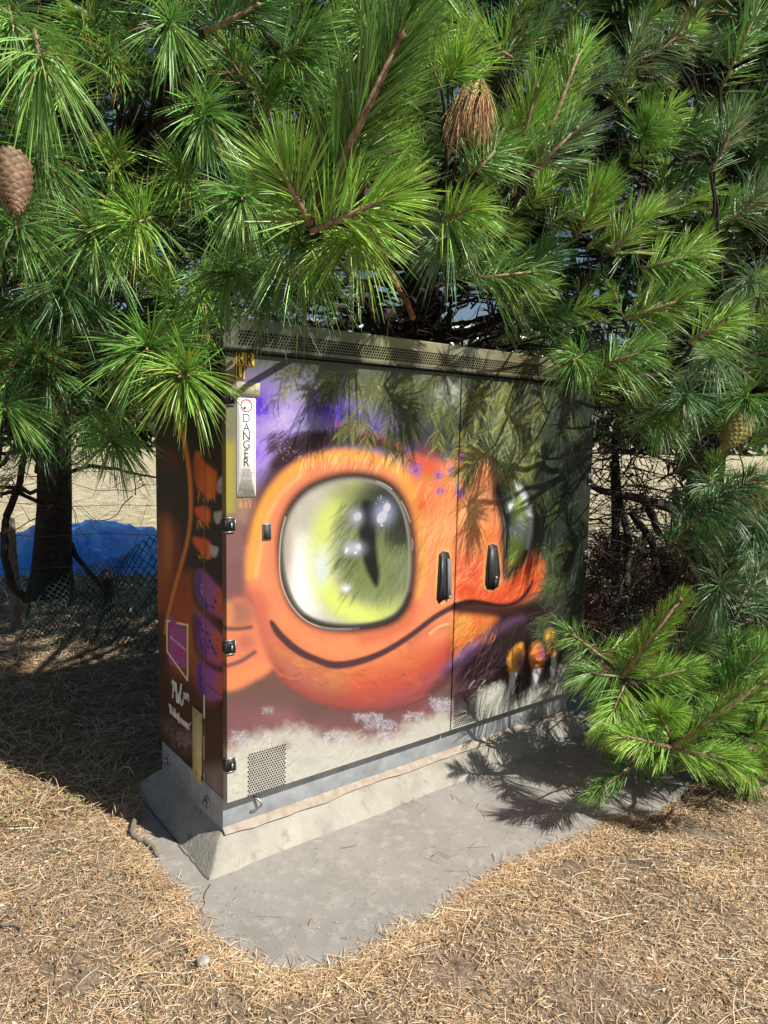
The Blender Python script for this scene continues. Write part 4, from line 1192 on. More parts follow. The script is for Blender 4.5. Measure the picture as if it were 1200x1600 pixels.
# faded phone label
a = on_y(369.2, 597); b = on_y(406, 621)
lx0, lx1 = a[0], b[0]; lz1 = on_y(388, 597.5)[2]; lz0 = on_y(388, 619.6)[2]
g = G(); g.box((lx0, -.0015, lz0), (lx1, 0, lz1))
lab = add('phone_label', g.mesh('phone_label'), M_pale, doorL)
lc = (lx0+lx1)/2; lh = lz1-lz0
add('phone_lettering', text_on_front([('0800 222 654', lc-.002, lz0+lh*.44, .0125, .78), ('Report damage or tampering', lc, lz0+lh*.78, .0052, .8), ('to this cabinet please call', lc, lz0+lh*.66, .0052, .8), ('or email us', lc+.004, lz0+lh*.2, .0055, .9)], -.0021),
    mat('faded_print', (.09, .11, .07), .6), lab)
# cream plastic strip on the side panel
pts = [(302.5, 1103), (317.3, 1116), (316, 1225), (303, 1211)]
P3 = [on_x(a, b, .0035) for a, b in pts]
g = G(); g.prism([(p[1], p[2]) for p in P3], -.002, .0030, 'x')
strip = add('cable_marker_strip', g.mesh('cable_marker_strip'), M_strip, cab)
M_bp = mat('brown_print', (.16, .10, .03), .7)
for (a, b) in ((306, 1115), (316, 1124), (306, 1206), (314.5, 1216)):
    g = G()
    q = on_x(a, b, -.0028); g.box((-.0032, q[1]-.003, q[2]-.016), (-.0026, q[1]+.003, q[2]+.006))
    add('print_mark', g.mesh('print_mark'), M_bp, strip)

# ------------------------------------------------------------------ TREES
def curve3(a, b, sag=0., wob=0., n=10, R=rng):
    a = np.array(a, float); b = np.array(b, float)
    t = np.linspace(0, 1, n)[:, None]
    P = a*(1-t)+b*t
    P[:, 2] += sag*4*(t[:, 0]*(1-t[:, 0]))
    if wob:
        w = np.cumsum(R.normal(0, wob, (n, 3)), 0); w -= t*w[-1]
        P += w
    return P

class Needles:
    def __init__(s): s.B = []; s.D = []; s.L = []; s.W = []; s.Dr = []; s.C = []
    def shoot(s, P0, P1, n=240, L=.165, w=.0020, droop=.25, fan=(.35, 1.15), color=(.095, .19, .028), var=.35, tipdense=.5, bare=0., brown=.02, part=False):
        P0 = np.asarray(P0, float); P1 = np.asarray(P1, float)
        ax = nrm(P1-P0)
        ref = nrm(np.cross(ax, [.2, .3, .93])); ref2 = np.cross(ax, ref)
        m_ = int(n*.64)//3; w = w*1.45
        t = rng.random(m_)**(1-tipdense*.6)
        t = bare+(1-bare)*t
        az = rng.random(m_)*2*math.pi
        ang = fan[1]+(fan[0]-fan[1])*t**1.3+rng.normal(0, .13, m_)
        rad = np.cos(az)[:, None]*ref+np.sin(az)[:, None]*ref2
        d = np.cos(ang)[:, None]*ax+np.sin(ang)[:, None]*rad
        ph = rnd.uniform(0, 6.28)
        keep = rng.random(m_) < .72+.4*np.sin(az*2+ph)+.25*np.sin(az*5+ph*3)
        if part:                  # needles part above the twig and let its bark show
            keep &= (rad@nrm(CAM-P1) < .45) | (rng.random(m_) < .18)
        t, az, ang, rad, d = t[keep], az[keep], ang[keep], rad[keep], d[keep]; m_ = len(t)
        base = P0+(P1-P0)*t[:, None]+rad*.003
        base = np.repeat(base, 3, 0); d = np.repeat(d, 3, 0)
        d = nrm(d+rng.normal(0, .055, d.shape))
        k = len(base)
        ln = L*np.repeat(rng.uniform(.66, 1.12, m_), 3)*rng.uniform(.93, 1.04, k)*(1-.25*np.repeat(t, 3)**4)
        c = np.array(color)*rnd.uniform(.8, 1.2)*(1+var*(rng.random((k, 1))-.5)*2)*(1+.12*rng.normal(0, 1, (k, 3)))
        # sun-yellowed needles and a few dead ones
        c[:, 0] *= .78+.34*rng.random(k)
        dead = rng.random(k) < brown
        c[dead] = np.array([.26, .13, .045])*rng.uniform(.6, 1.3, (dead.sum(), 1))
        s.B.append(base); s.D.append(d); s.L.append(ln); s.W.append(np.full(k, w)); s.Dr.append(np.full(k, droop)*rng.uniform(.6, 1.4, k)); s.C.append(np.clip(c, .004, .8))
    def mesh(s, name, rings=(0., .4, .75, 1.)):
        B = np.vstack(s.B); Dd = np.vstack(s.D); L = np.concatenate(s.L)[:, None]; w = np.concatenate(s.W)[:, None]; dr = np.concatenate(s.Dr)[:, None]; C = np.vstack(s.C)
        k = len(B)
        side = nrm(np.cross(Dd, rng.normal(0, 1, (k, 3)))); nr = np.cross(Dd, side)
        Vs = []; R = len(rings)
        bend = rng.normal(0, .05, (k, 3))*L
        wd = np.interp(rings, [0, .5, .8, 1], [.8, 1, .85, .12])
        for r_, ww in zip(rings, wd):
            p = B+Dd*L*r_+bend*r_*r_+np.array([0, 0, -1.])*dr*L*r_**2*.55
            Vs += [p+side*w*ww*.5, p-nr*w*ww*.38, p-side*w*ww*.5]
        V = np.stack(Vs, 1)                                   # k, 3R, 3
        col = np.repeat(C, 3*R, 0)
        q = []
        for r_ in range(R-1):
            for c_ in range(2):
                a_ = 3*r_+c_
                q.append([a_, a_+1, a_+4, a_+3])
        q = np.array(q)
        F = (np.arange(k)[:, None, None]*3*R+q[None]).reshape(-1, 4)
        return make_mesh(name, V.reshape(-1, 3), F, col)

TREES = {}
def tree(key, base, r, height, lean, label):
    root = thing('pine_tree', tuple(base), label, 'pine tree', 'pine trees behind the painted cabinet')
    n = 26
    t = np.linspace(0, 1, n)
    P = np.stack([base[0]+lean[0]*t+.04*np.sin(t*9), base[1]+lean[1]*t+.04*np.cos(t*7), base[2]-.1+height*t], -1)
    k = 22
    an = np.arange(k)*2*math.pi/k
    rr = r*(1-.85*t)*(1+.35*np.exp(-t*height/.25))
    V = np.zeros((n, k, 3))
    for i_ in range(n):
        rad = rr[i_]*(1+.12*vnoise(an*4+i_*.3, np.full(k, i_*1.7))-.06)
        V[i_] = P[i_]+np.stack([np.cos(an)*rad, np.sin(an)*rad, 0*an], -1)
    i_ = np.arange(n-1)[:, None]*k; j_ = np.arange(k)[None]; j2 = (j_+1) % k
    q = np.stack([i_+j_, i_+j2, i_+k+j2, i_+k+j_], -1).reshape(-1, 4)
    add('trunk', make_mesh('trunk', V.reshape(-1, 3), q, smooth=True), M_bark, root)
    TREES[key] = dict(root=root, P=P, base=np.array(base, float), h=height, lean=np.array(lean, float), boughs={})
    return root
tl = on_z(80, 935); tl[2] = .05
tree('L', tl, .165, 7.5, (.1, -.2), 'pine tree with its dark trunk rising in front of the blue tarpaulin')
tm = at(655, 500, 4.7); tm[2] = 0
tree('M', tm, .17, 7.0, (-.1, -.1), 'pine tree directly behind the painted cabinet, its bright boughs spreading over the hood')
tr = at(1092, 780, 5.6); tr[2] = 0
tree('R', tr, .16, 7.2, (-.1, -.2), 'pine tree at the right with a green cone and boughs sweeping to the ground')

def trunk_pt(T, z):
    t = np.clip((z-T['base'][2]+.1)/T['h'], .02, .95)
    return np.array([np.interp(t, np.linspace(0, 1, 26), T['P'][:, c]) for c in range(3)])

def put(key, tag, P0, P1, **kw):
    T = TREES[key]
    b = T['boughs'].setdefault(tag, dict(n=Needles(), w=[]))
    b['w'].append((np.array(P0), np.array(P1), kw.pop('r', .004)))
    if kw.get('n', 1): b['n'].shoot(P0, P1, **kw)

YG = (.34, .53, .09); MG = (.20, .36, .08); DG = (.075, .17, .05); GG = (.22, .34, .15)
def S(key, tag, x0, y0, x1, y1, d0, d1=None, **kw):
    """a shoot seen from (x0,y0) to its bud (x1,y1), d0..d1 metres away"""
    d1 = d0 if d1 is None else d1
    if tag in ('a', 'c', 'd', 'e', 'f', 'g', 'low') and math.hypot(x1-x0, y1-y0) > 45:
        kw = {**kw, 'part': True, 'r': kw.get('r', .004)*1.45, 'n': int(kw.get('n', 240)*(1.9 if tag == 'low' else 1.25))}
    put(key, tag, at(x0, y0, d0), at(x1, y1, d1), **kw)

def tuft(key, tag, x, y, d, dx=0, dy=-10, towards=.12, **kw):
    """a tuft seen more or less end-on"""
    S(key, tag, x-dx, y-dy, x, y, d+towards, d, **{**dict(fan=(.5, 1.45), droop=.3, tipdense=.6), **kw})

# --- shoots that stand out in the photograph
# left tree
tuft('L', 'a', 65, 108, 1.55, 12, 60, .05, n=495, color=MG, droop=.8, L=.18)
tuft('L', 'a', 20, 40, 1.6, 10, 40, .1, n=450, color=MG, droop=.5)
tuft('L', 'b', 25, 357, 1.6, 0, 10, n=495, color=MG, droop=.8, L=.17)
tuft('L', 'b', 145, 367, 1.62, -10, 10, n=540, color=MG, droop=.55, L=.165)
tuft('L', 'b', 205, 350, 1.66, -30, 10, .1, n=450, color=YG, droop=.45, L=.15)
tuft('L', 'b', 60, 250, 1.7, 10, 20, n=510, color=MG, droop=.55)
tuft('L', 'c', 230, 545, 1.5, -6, 4, .09, n=640, color=(.17, .35, .06), droop=.35, L=.162, w=.0024)
tuft('L', 'c', 283, 588, 1.46, -20, 6, .08, n=630, color=YG, droop=.5, L=.13, w=.0024)
tuft('L', 'c', 100, 455, 1.9, 5, 10, n=480, color=DG, droop=.8)
tuft('L', 'd', 48, 575, 2.0, 6, 10, n=450, color=DG, droop=.6)
tuft('L', 'd', 75, 580, 1.95, -6, 10, n=390, color=DG, droop=.8)
tuft('L', 'd', 172, 690, 1.85, -14, 10, n=450, color=MG, droop=.5, L=.15)
tuft('L', 'd', 8, 640, 1.8, 4, 10, n=450, color=MG, droop=.55)
tuft('L', 'd', 140, 640, 2.2, 4, 10, n=450, color=DG, droop=.8)
tuft('L', 'd', 60, 690, 2.3, 4, 10, n=390, color=DG, droop=.6)
tuft('L', 'e', 265, 40, 1.75, 0, 14, n=495, color=MG, droop=.35)
tuft('L', 'e', 322, 185, 1.8, 10, 30, n=510, color=MG, droop=.35)
tuft('L', 'e', 150, 40, 2.0, 0, 14, n=495, color=DG, droop=.35)
S('L', 'e', 320, 50, 400, 10, 1.85, 1.8, n=480, color=DG, droop=.3, r=.006)
S('L', 'e', 435, 90, 480, 55, 1.95, 1.9, n=480, color=MG, droop=.3)
# middle tree: the whorl over the cabinet
S('M', 'a', 485, 352, 440, 268, 1.52, 1.43, n=720, color=YG, droop=.12, fan=(.35, 1.0), L=.165, r=.0055, w=.0023)
S('M', 'a', 485, 362, 607, 308, 1.52, 1.45, n=780, color=YG, droop=.22, fan=(.35, 1.1), L=.165, r=.0055, w=.0023)
S('M', 'a', 488, 345, 625, 60, 1.56, 1.38, n=1350, color=MG, droop=.10, fan=(.3, .75), L=.19, r=.0085, tipdense=.2, w=.0023)
S('M', 'a', 560, 200, 655, -40, 1.55, 1.35, n=630, color=MG, droop=.1, fan=(.25, .7), L=.19, r=.006)
tuft('M', 'a', 470, 385, 1.6, 0, 10, n=630, color=MG, droop=.85, L=.17)
tuft('M', 'a', 545, 375, 1.58, -20, 10, n=630, color=YG, droop=.7, L=.16)
tuft('M', 'b', 378, 310, 1.75, -4, 14, n=600, color=MG, droop=.45, L=.165)
tuft('M', 'b', 358, 428, 1.7, 0, 6, n=570, color=MG, droop=.7, L=.165)
tuft('M', 'b', 415, 440, 1.75, 0, 6, n=570, color=GG, droop=.9, L=.16)
S('M', 'c', 690, 140, 655, 60, 2.28, 2.10, n=570, color=YG, fan=(.3, .9), droop=.2, L=.18)
S('M', 'c', 700, 125, 722, 95, 2.16, 2.10, n=450, color=YG, fan=(.3, 1.0), droop=.2, L=.18)
S('M', 'c', 738, 275, 765, 225, 2.34, 2.28, n=495, color=MG, droop=.35, L=.18)
S('M', 'c', 690, 345, 735, 325, 2.28, 2.22, n=630, color=YG, droop=.5, fan=(.4, 1.2))
tuft('M', 'c', 700, 370, 2.34, -10, 10, n=630, color=GG, droop=.9, L=.18)
S('M', 'c', 745, 270, 775, 235, 2.22, 2.22, n=360, color=MG, droop=.3, L=.18)
S('M', 'd', 800, 90, 720, 40, 2.56, 2.44, n=630, color=YG, fan=(.3, 1.0), droop=.2, L=.18)
S('M', 'd', 740, 435, 830, 425, 2.56, 2.56, n=630, color=MG, droop=.6, L=.18)
S('M', 'd', 800, 285, 838, 140, 2.50, 2.32, n=840, color=YG, fan=(.3, .85), droop=.1, r=.006, L=.18)
S('M', 'd', 830, 275, 908, 75, 2.44, 2.38, n=640, color=YG, fan=(.28, .8), droop=.1, r=.006, L=.18)
S('M', 'd', 830, 270, 898, 203, 2.44, 2.38, n=630, color=GG, fan=(.3, .85), droop=.1, r=.006, L=.18)
S('R', 'e', 955, 400, 1005, 340, 2.75, 2.69, n=720, color=YG, fan=(.3, .9), droop=.1, L=.18)
S('R', 'e', 900, 370, 935, 300, 2.81, 2.69, n=720, color=YG, fan=(.3, .9), droop=.1, L=.18)
S('R', 'e', 1000, 220, 1010, 200, 2.88, 2.81, n=630, color=MG, fan=(.3, 1.1), droop=.2, L=.18)
S('R', 'e', 955, 155, 1000, 60, 3.12, 3.00, n=780, color=GG, fan=(.4, 1.2), droop=.3, brown=.14, L=.18)
S('R', 'e', 995, 110, 1060, 55, 3.06, 3.00, n=570, color=GG, fan=(.4, 1.2), droop=.3, brown=.18, L=.18)
S('R', 'e', 1000, 420, 1095, 395, 2.88, 2.88, n=780, color=YG, fan=(.3, 1.1), droop=.3, L=.18)
S('R', 'f', 975, 500, 1060, 470, 2.85, 2.79, n=930, color=YG, fan=(.3, 1.1), droop=.25, r=.006, L=.18)
S('R', 'f', 1075, 535, 1135, 500, 2.85, 2.79, n=780, color=YG, fan=(.3, 1.1), droop=.35, r=.006, L=.18)
S('R', 'f', 945, 570, 1005, 548, 2.79, 2.73, n=780, color=MG, droop=.4, r=.005, L=.18)
tuft('M', 'f', 897, 562, 2.85, -14, 8, n=630, color=MG, droop=.6, L=.165)
tuft('R', 'f', 1110, 560, 2.98, -14, 8, n=630, color=GG, droop=.6, L=.18)
tuft('R', 'f', 1068, 622, 2.98, -14, 8, n=660, color=GG, droop=.45, L=.18)
tuft('R', 'f', 1030, 650, 3.04, 0, 8, n=660, color=MG, droop=.7, L=.18)
S('R', 'g', 1125, 145, 1180, 25, 3.10, 2.98, n=780, color=MG, fan=(.35, 1.1), droop=.2, L=.18)
S('R', 'g', 1110, 270, 1150, 190, 3.10, 2.98, n=630, color=GG, fan=(.4, 1.1), droop=.2, brown=.14, L=.18)
S('R', 'g', 1140, 350, 1190, 300, 3.10, 2.98, n=630, color=GG, fan=(.4, 1.2), droop=.3, brown=.12, L=.18)
tuft('R', 'g', 1170, 440, 3.10, -14, 8, n=660, color=GG, droop=.5, L=.18)
tuft('R', 'g', 1165, 622, 3.16, -4, 10, n=630, color=MG, droop=.4, L=.18)
S('R', 'h', 1045, 850, 1130, 770, 3.02, 2.91, n=840, color=DG, droop=1.1, fan=(.5, 1.3), L=.19)
S('R', 'h', 1115, 800, 1180, 740, 3.02, 2.91, n=720, color=DG, droop=1.0, fan=(.5, 1.3), L=.19)
tuft('R', 'h', 1125, 922, 3.02, 0, 14, n=720, color=GG, droop=.6, L=.18)
S('R', 'h', 1150, 960, 1195, 880, 3.02, 2.91, n=660, color=GG, droop=.7, L=.18)
tuft('R', 'h', 1180, 830, 3.08, 0, 14, n=570, color=DG, droop=.9, L=.18)
# low bough on the right, almost on the ground
lb = dict(w=.0017)
S('R', 'low', 972, 1058, 1062, 938, 2.95, 2.80, n=1350, color=YG, fan=(.3, .75), droop=.05, L=.125, r=.009, tipdense=.1, **lb)
S('R', 'low', 975, 1058, 915, 1050, 2.95, 2.9, n=630, color=MG, fan=(.4, 1.1), droop=.5, L=.14, **lb)
S('R', 'low', 978, 1065, 950, 1130, 2.95, 2.85, n=720, color=YG, fan=(.4, 1.1), droop=.5, L=.14, **lb)
S('R', 'low', 985, 1070, 1075, 1045, 3.0, 2.9, n=840, color=YG, fan=(.35, .9), droop=.15, L=.14, r=.005, **lb)
S('R', 'low', 1050, 1168, 1192, 1068, 2.75, 2.65, n=1470, color=YG, fan=(.3, .75), droop=.1, L=.13, r=.009, tipdense=.1, **lb)
S('R', 'low', 1048, 1168, 975, 1150, 2.75, 2.65, n=840, color=YG, fan=(.35, 1.0), droop=.2, L=.13, r=.006, **lb)
S('R', 'low', 1050, 1170, 1150, 1188, 2.75, 2.65, n=1050, color=YG, fan=(.3, .85), droop=.15, L=.13, r=.006, **lb)
S('R', 'low', 1050, 1160, 1030, 1115, 2.78, 2.7, n=630, color=YG, fan=(.35, .9), droop=.1, L=.12, r=.005, **lb)
S('R', 'low', 1030, 1115, 1055, 1112, 2.75, 2.7, n=450, color=YG, fan=(.35, .9), droop=.1, L=.11, r=.004, **lb)
S('R', 'low', 1005, 1185, 928, 1238, 2.9, 2.75, n=570, color=MG, fan=(.25, .6), droop=.1, L=.13, r=.005, **lb)
S('R', 'low', 1170, 1150, 1215, 1130, 2.7, 2.65, n=720, color=YG, fan=(.35, .9), droop=.2, L=.13, r=.005, **lb)
S('R', 'low', 1040, 1030, 1100, 1000, 3.1, 3.0, n=630, color=GG, fan=(.4, 1.1), droop=.2, L=.15, brown=.1, **lb)
S('R', 'low', 1100, 1040, 1165, 1005, 3.1, 3.0, n=720, color=MG, fan=(.4, 1.1), droop=.2, L=.15, **lb)
S('R', 'low', 1120, 1090, 1190, 1020, 3.0, 2.9, n=720, color=MG, fan=(.4, 1.1), droop=.2, L=.15, **lb)
tuft('R', 'low', 1085, 1085, 2.95, 0, 12, n=720, color=MG, droop=.4, L=.15, **lb)
tuft('R', 'low', 1000, 1110, 3.0, 0, 12, n=630, color=DG, droop=.4, L=.14, **lb)
tuft('R', 'low', 1120, 1130, 2.85, 0, 12, n=630, color=MG, droop=.4, L=.14, **lb)
S('R', 'low', 945, 1030, 886, 985, 3.1, 3.0, n=495, color=MG, fan=(.5, 1.4), droop=.3, L=.13, r=.005, **lb)
tuft('R', 'low', 1170, 1200, 2.7, 0, 8, n=630, color=YG, droop=.4, L=.13, **lb)
tuft('R', 'low', 1230, 1080, 2.8, 0, 8, n=630, color=YG, droop=.4, L=.14, **lb)
tuft('R', 'low', 1260, 1160, 2.8, 0, 8, n=630, color=YG, droop=.4, L=.14, **lb)

# --- the rest of the canopy: a curved surface of shoots, several layers deep
lowx = [-500, 0, 100, 200, 240, 300, 345, 400, 480, 560, 640, 700, 800, 850, 920, 1000, 1060, 1085, 1200, 1700]
lowy = [900, 720, 720, 690, 640, 560, 470, 455, 420, 345, 355, 430, 470, 560, 610, 660, 720, 900, 960, 1000]
depx = [-500, 0, 200, 350, 480, 620, 760, 880, 1000, 1120, 1200, 1700]
depd = [2.2, 1.75, 1.75, 1.85, 1.85, 2.1, 2.45, 2.75, 2.95, 3.1, 3.3, 4.2]
holes = [(205, 165, 55), (215, 260, 35), (228, 480, 26), (445, 490, 30), (170, 610, 30), (700, 285, 28), (560, 430, 40), (120, 600, 20), (500, 60, 22), (300, 105, 28), (425, 180, 26), (640, 385, 28), (90, 190, 24), (880, 430, 24), (1085, 440, 22), (965, 200, 24), (1105, 235, 26), (1180, 160, 40), (330, 480, 24)]
def whose(px, layer):
    j = px+rnd.uniform(-60, 60)
    return 'L' if j < 330 else ('M' if j < 880 else 'R')
def scatter(step, ddep, x0, x1, y0, n, w, layer, hole=False, dark=.3, L=.165):
    y_ = y0
    while y_ < 1000:
        x_ = x0
        while x_ < x1:
            px = x_+rnd.uniform(-.5, .5)*step; py = y_+rnd.uniform(-.5, .5)*step
            x_ += step
            if py > np.interp(px, lowx, lowy)-(0 if layer else 45): continue
            if hole and any(math.hypot(px-a, py-b) < c for a, b, c in holes): continue
            d = np.interp(px, depx, depd)+ddep+rnd.uniform(-.15, .2)+max(0, (200-py))*.0004
            P1 = at(px, py, d)
            if P1[2] < .5: continue
            if layer < 2 and P1[1] < 0:            # keep the sunlit left half of the cabinet clear
                k0 = -P1[1]/SUN_DIR[1]*-1
                lx = P1[0]-SUN_DIR[0]*k0; lz = P1[2]-k0*math.tan(ELEV)
                if (-.15 < lx < .34 and 1.02 < lz < 1.86) or (-.15 < lx < 1.15 and .2 < lz < 1.32): continue
            fl = np.clip((px-380)/500, 0, 1)      # on the right shoots sweep up and to the right
            dr = -CF*(.75-.45*fl)+CR*(.1+.55*fl+rnd.gauss(0, .3))+CU*(.15+.5*fl+rnd.gauss(0, .3))
            dr = nrm(dr)*rnd.uniform(.10, .22)
            u = rnd.random()
            u = min(u+.0, 1)
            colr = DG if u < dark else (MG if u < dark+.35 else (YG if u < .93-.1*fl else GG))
            k_ = whose(px, layer)
            colr = tuple(q*(1.05, .75, .42, .3)[layer] for q in colr)  # deeper layers tinted darker: older needles, plus canopy shade put into the colour
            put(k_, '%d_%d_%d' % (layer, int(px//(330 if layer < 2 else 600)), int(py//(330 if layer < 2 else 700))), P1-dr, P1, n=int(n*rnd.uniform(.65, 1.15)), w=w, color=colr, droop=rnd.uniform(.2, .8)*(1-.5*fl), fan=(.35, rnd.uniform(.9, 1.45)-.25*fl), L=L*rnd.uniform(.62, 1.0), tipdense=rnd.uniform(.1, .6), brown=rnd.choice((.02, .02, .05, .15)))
        y_ += step
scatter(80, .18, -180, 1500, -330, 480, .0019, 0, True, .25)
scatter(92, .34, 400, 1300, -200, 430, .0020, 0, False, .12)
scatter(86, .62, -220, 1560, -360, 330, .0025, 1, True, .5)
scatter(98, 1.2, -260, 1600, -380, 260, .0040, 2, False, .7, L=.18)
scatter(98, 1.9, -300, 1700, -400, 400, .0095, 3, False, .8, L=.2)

for _ in range(85):          # fuller low bough on the right
    px_, py_ = rnd.uniform(965, 1290), rnd.uniform(1000, 1190)
    if px_ < 990 and py_ > 1130: continue
    P1 = at(px_, py_, rnd.uniform(2.85, 3.25)+(1190-py_)*.001)
    if P1[2] < .10: continue
    dr = nrm(CR*rnd.gauss(.3, .6)+CU*rnd.uniform(.1, .9)-CF*.3)*.16
    put('R', 'low', P1-dr, P1, n=420, w=.0021, color=MG if rnd.random() < .5 else YG, droop=.25, fan=(.3, 1.0), L=.13)
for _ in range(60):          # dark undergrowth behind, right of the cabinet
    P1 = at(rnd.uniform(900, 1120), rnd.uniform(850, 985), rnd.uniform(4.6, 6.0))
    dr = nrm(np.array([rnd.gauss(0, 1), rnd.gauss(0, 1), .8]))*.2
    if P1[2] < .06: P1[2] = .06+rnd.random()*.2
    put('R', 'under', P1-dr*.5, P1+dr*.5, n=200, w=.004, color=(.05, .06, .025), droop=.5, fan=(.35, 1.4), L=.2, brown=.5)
for _ in range(60):          # hanging sprays down the right edge
    px_ = rnd.uniform(1085, 1420); py_ = rnd.uniform(690, 1010)
    P1 = at(px_, py_, rnd.uniform(3.1, 3.9))
    dr = nrm(CR*rnd.gauss(.1, .5)+CU*rnd.uniform(-.2, .6)-CF*.5)*.16
    put('R', 'h', P1-dr, P1, n=360, w=.0026, color=DG if rnd.random() < .6 else GG, droop=rnd.uniform(.5, 1.1), fan=(.35, 1.3), L=.175, brown=.05)

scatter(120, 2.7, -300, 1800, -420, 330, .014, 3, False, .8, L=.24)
# boughs: wood joined back to the trunks
for key, T in TREES.items():
    for tag, b in sorted(T['boughs'].items()):
        ends = np.array([w_[0] for w_ in b['w']])
        c = ends.mean(0)
        if tag == 'low':
            c = at(1090, 1110, 3.3); z0 = .75
        else:
            z0 = max(.9, c[2]-.25)
        start = trunk_pt(T, z0)
        spine = curve3(start, c, sag=.10 if tag != 'low' else -.15, wob=.03, n=16)
        g = G(); g2 = G(); nsp = 0
        g.tube(spine, np.linspace(.020, .007, 16), 8)
        for P0, P1, r_ in b['w']:
            # join at the spine point that lies behind the shoot
            i_ = int(np.argmin(np.linalg.norm(spine[5:]-P0, axis=1)))+5
            J = spine[max(3, i_-2)]
            if tag in ('a', 'low') and len(b['w']) > 3: J = spine[-1] if tag == 'low' else J
            br = curve3(J, P0, sag=-.03, wob=.012, n=8)
            g.tube(br, np.linspace(max(.006, r_*1.3), r_, 8), 6, caps=False)
            g2.tube(np.vstack([P0, (P0+P1)/2+rng.normal(0, .002, 3), P1]), [r_, r_*.85, r_*.55], 6)
            # bud
            ax = nrm(P1-P0)
            g2.tube(np.vstack([P1, P1+ax*.008, P1+ax*.018]), [r_*.7, r_*.9, .0008], 6)
        nq, nt_ = sum(len(a_) for a_ in g.q), sum(len(a_) for a_ in g.t)
        off_ = g.n
        for v_ in g2.v: g.v.append(v_)
        for q_ in g2.q: g.q.append(np.asarray(q_)+off_)
        for t_ in g2.t: g.t.append(np.asarray(t_)+off_)
        me_ = g.mesh('bough', smooth=True)
        nQ = sum(len(a_) for a_ in g.q)
        mi = np.zeros(len(me_.polygons), np.int32); mi[nq:nQ] = 1; mi[nQ+nt_:] = 1
        me_.materials.append(M_bark); me_.materials.append(M_twig)
        me_.polygons.foreach_set('material_index', mi)
        bo = add('bough', me_, None, T['root'])
        if tag == 'low': bo['label'] = 'low bright green bough resting near the concrete at the right'
        add('needles', b['n'].mesh('needles'), M_needle, bo)

# crowns above and behind: coarser clumps
for key, (cx, cy, n_) in dict(L=(0, 0, 640), M=(0, 0, 800), R=(0, 0, 800)).items():
    T = TREES[key]
    N_ = Needles(); g = G()
    for _ in range(n_):
        z = rnd.uniform(1.75, 7.2)
        rad = 2.6*(1-.5*(z-1.7)/5.6)*rnd.random()**.5
        a = rnd.uniform(0, 2*math.pi)
        b0 = trunk_pt(T, z)
        P1 = b0+np.array([math.cos(a)*rad, math.sin(a)*rad, 0])
        x, y = survey(P1[None])
        dep = (P1-CAM)@CF
        if dep < 3.3: continue
        if key == 'L' and P1[1] > T['base'][1]+.9: continue
        if y[0] > np.interp(x[0], lowx, lowy)-40 and z < 2.6: continue
        dr = nrm(np.array([math.cos(a), math.sin(a), .5+rnd.gauss(0, .3)]))*.3
        N_.shoot(P1-dr, P1, n=120, L=.25, w=.010, droop=.5, fan=(.4, 1.4), color=DG, var=.3)
        g.tube(curve3(b0+np.array([0, 0, -.15]), P1, sag=.05, wob=.02, n=5), np.linspace(.014, .004, 5), 5, caps=False)
    cr = add('crown', N_.mesh('crown', rings=(0., .5, 1.)), M_needle, T['root'])
    add('limb', g.mesh('limb'), M_bark, T['root'])

# bare dark twigs under the canopy
def twig_tangle(key, pts_px, n, depth, r0=.007):
    T = TREES[key]; g = G()
    xs = [p[0] for p in pts_px]; ys = [p[1] for p in pts_px]
    for _ in range(n):
        x, y = rnd.uniform(min(xs), max(xs)), rnd.uniform(min(ys), max(ys))
        d = depth+rnd.uniform(-.5, .7)
        A = at(x, y, d)
        if A[2] < .05: A[2] = .05
        a = rnd.uniform(0, 6.28)
        v = (CR*math.cos(a)+CU*math.sin(a)*.7+CF*rnd.uniform(-.5, .5))*rnd.uniform(.25, .7)
        B_ = A+v; B_[2] = max(B_[2], .03)
        c = curve3(A, B_, sag=rnd.uniform(-.08, .08), wob=.018, n=8)
        g.tube(c, np.linspace(r0*rnd.uniform(.4, 1), .0012, 8), 5, caps=False)
        for _k in range(3):
            p = c[rnd.randint(2, 6)]
            e = p+np.array([rnd.gauss(0, 1), rnd.gauss(0, 1), rnd.gauss(0, .8)])*.11
            e[2] = max(e[2], .02)
            g.tube(curve3(p, e, wob=.008, n=4), np.linspace(.0022, .0008, 4), 4, caps=False)
    return add('bare_twigs', g.mesh('bare_twigs'), M_bark, T['root'])
twig_tangle('R', [(925, 700), (1085, 960)], 190, 4.6)
twig_tangle('R', [(900, 800), (1120, 980)], 200, 5.2, .006)
twig_tangle('R', [(900, 620), (1085, 740)], 120, 4.4, .006)
twig_tangle('R', [(940, 900), (1180, 1010)], 60, 4.0, .006)
twig_tangle('M', [(400, 470), (840, 560)], 90, 4.0, .010)
twig_tangle('L', [(-60, 690), (240, 790)], 40, 4.1, .0045)
def limb(key, pts, r, name='limb', m=M_bark):
    P = np.array([at(*p) for p in pts])
    t = np.linspace(0, len(P)-1, len(P)*5)
    Q = np.stack([np.interp(t, range(len(P)), P[:, c]) for c in range(3)], -1)
    Q += np.cumsum(rng.normal(0, .002, Q.shape), 0)
    g = G(); g.tube(Q, np.linspace(r[0], r[1], len(Q)), 8)
    return add(name, g.mesh(name, smooth=True), m, TREES[key]['root'])
limb('R', [(1092, 800, 5.5), (1060, 800, 5.0), (1000, 782, 4.7), (940, 768, 4.5), (900, 745, 4.4)], (.045, .015))
limb('R', [(1010, 785, 4.7), (1030, 830, 4.7), (1075, 860, 4.8)], (.03, .015))
limb('R', [(960, 690, 4.8), (968, 780, 4.6), (985, 850, 4.5), (980, 920, 4.4)], (.025, .02))
limb('R', [(985, 800, 4.6), (1020, 850, 4.5), (1030, 910, 4.5)], (.025, .02))
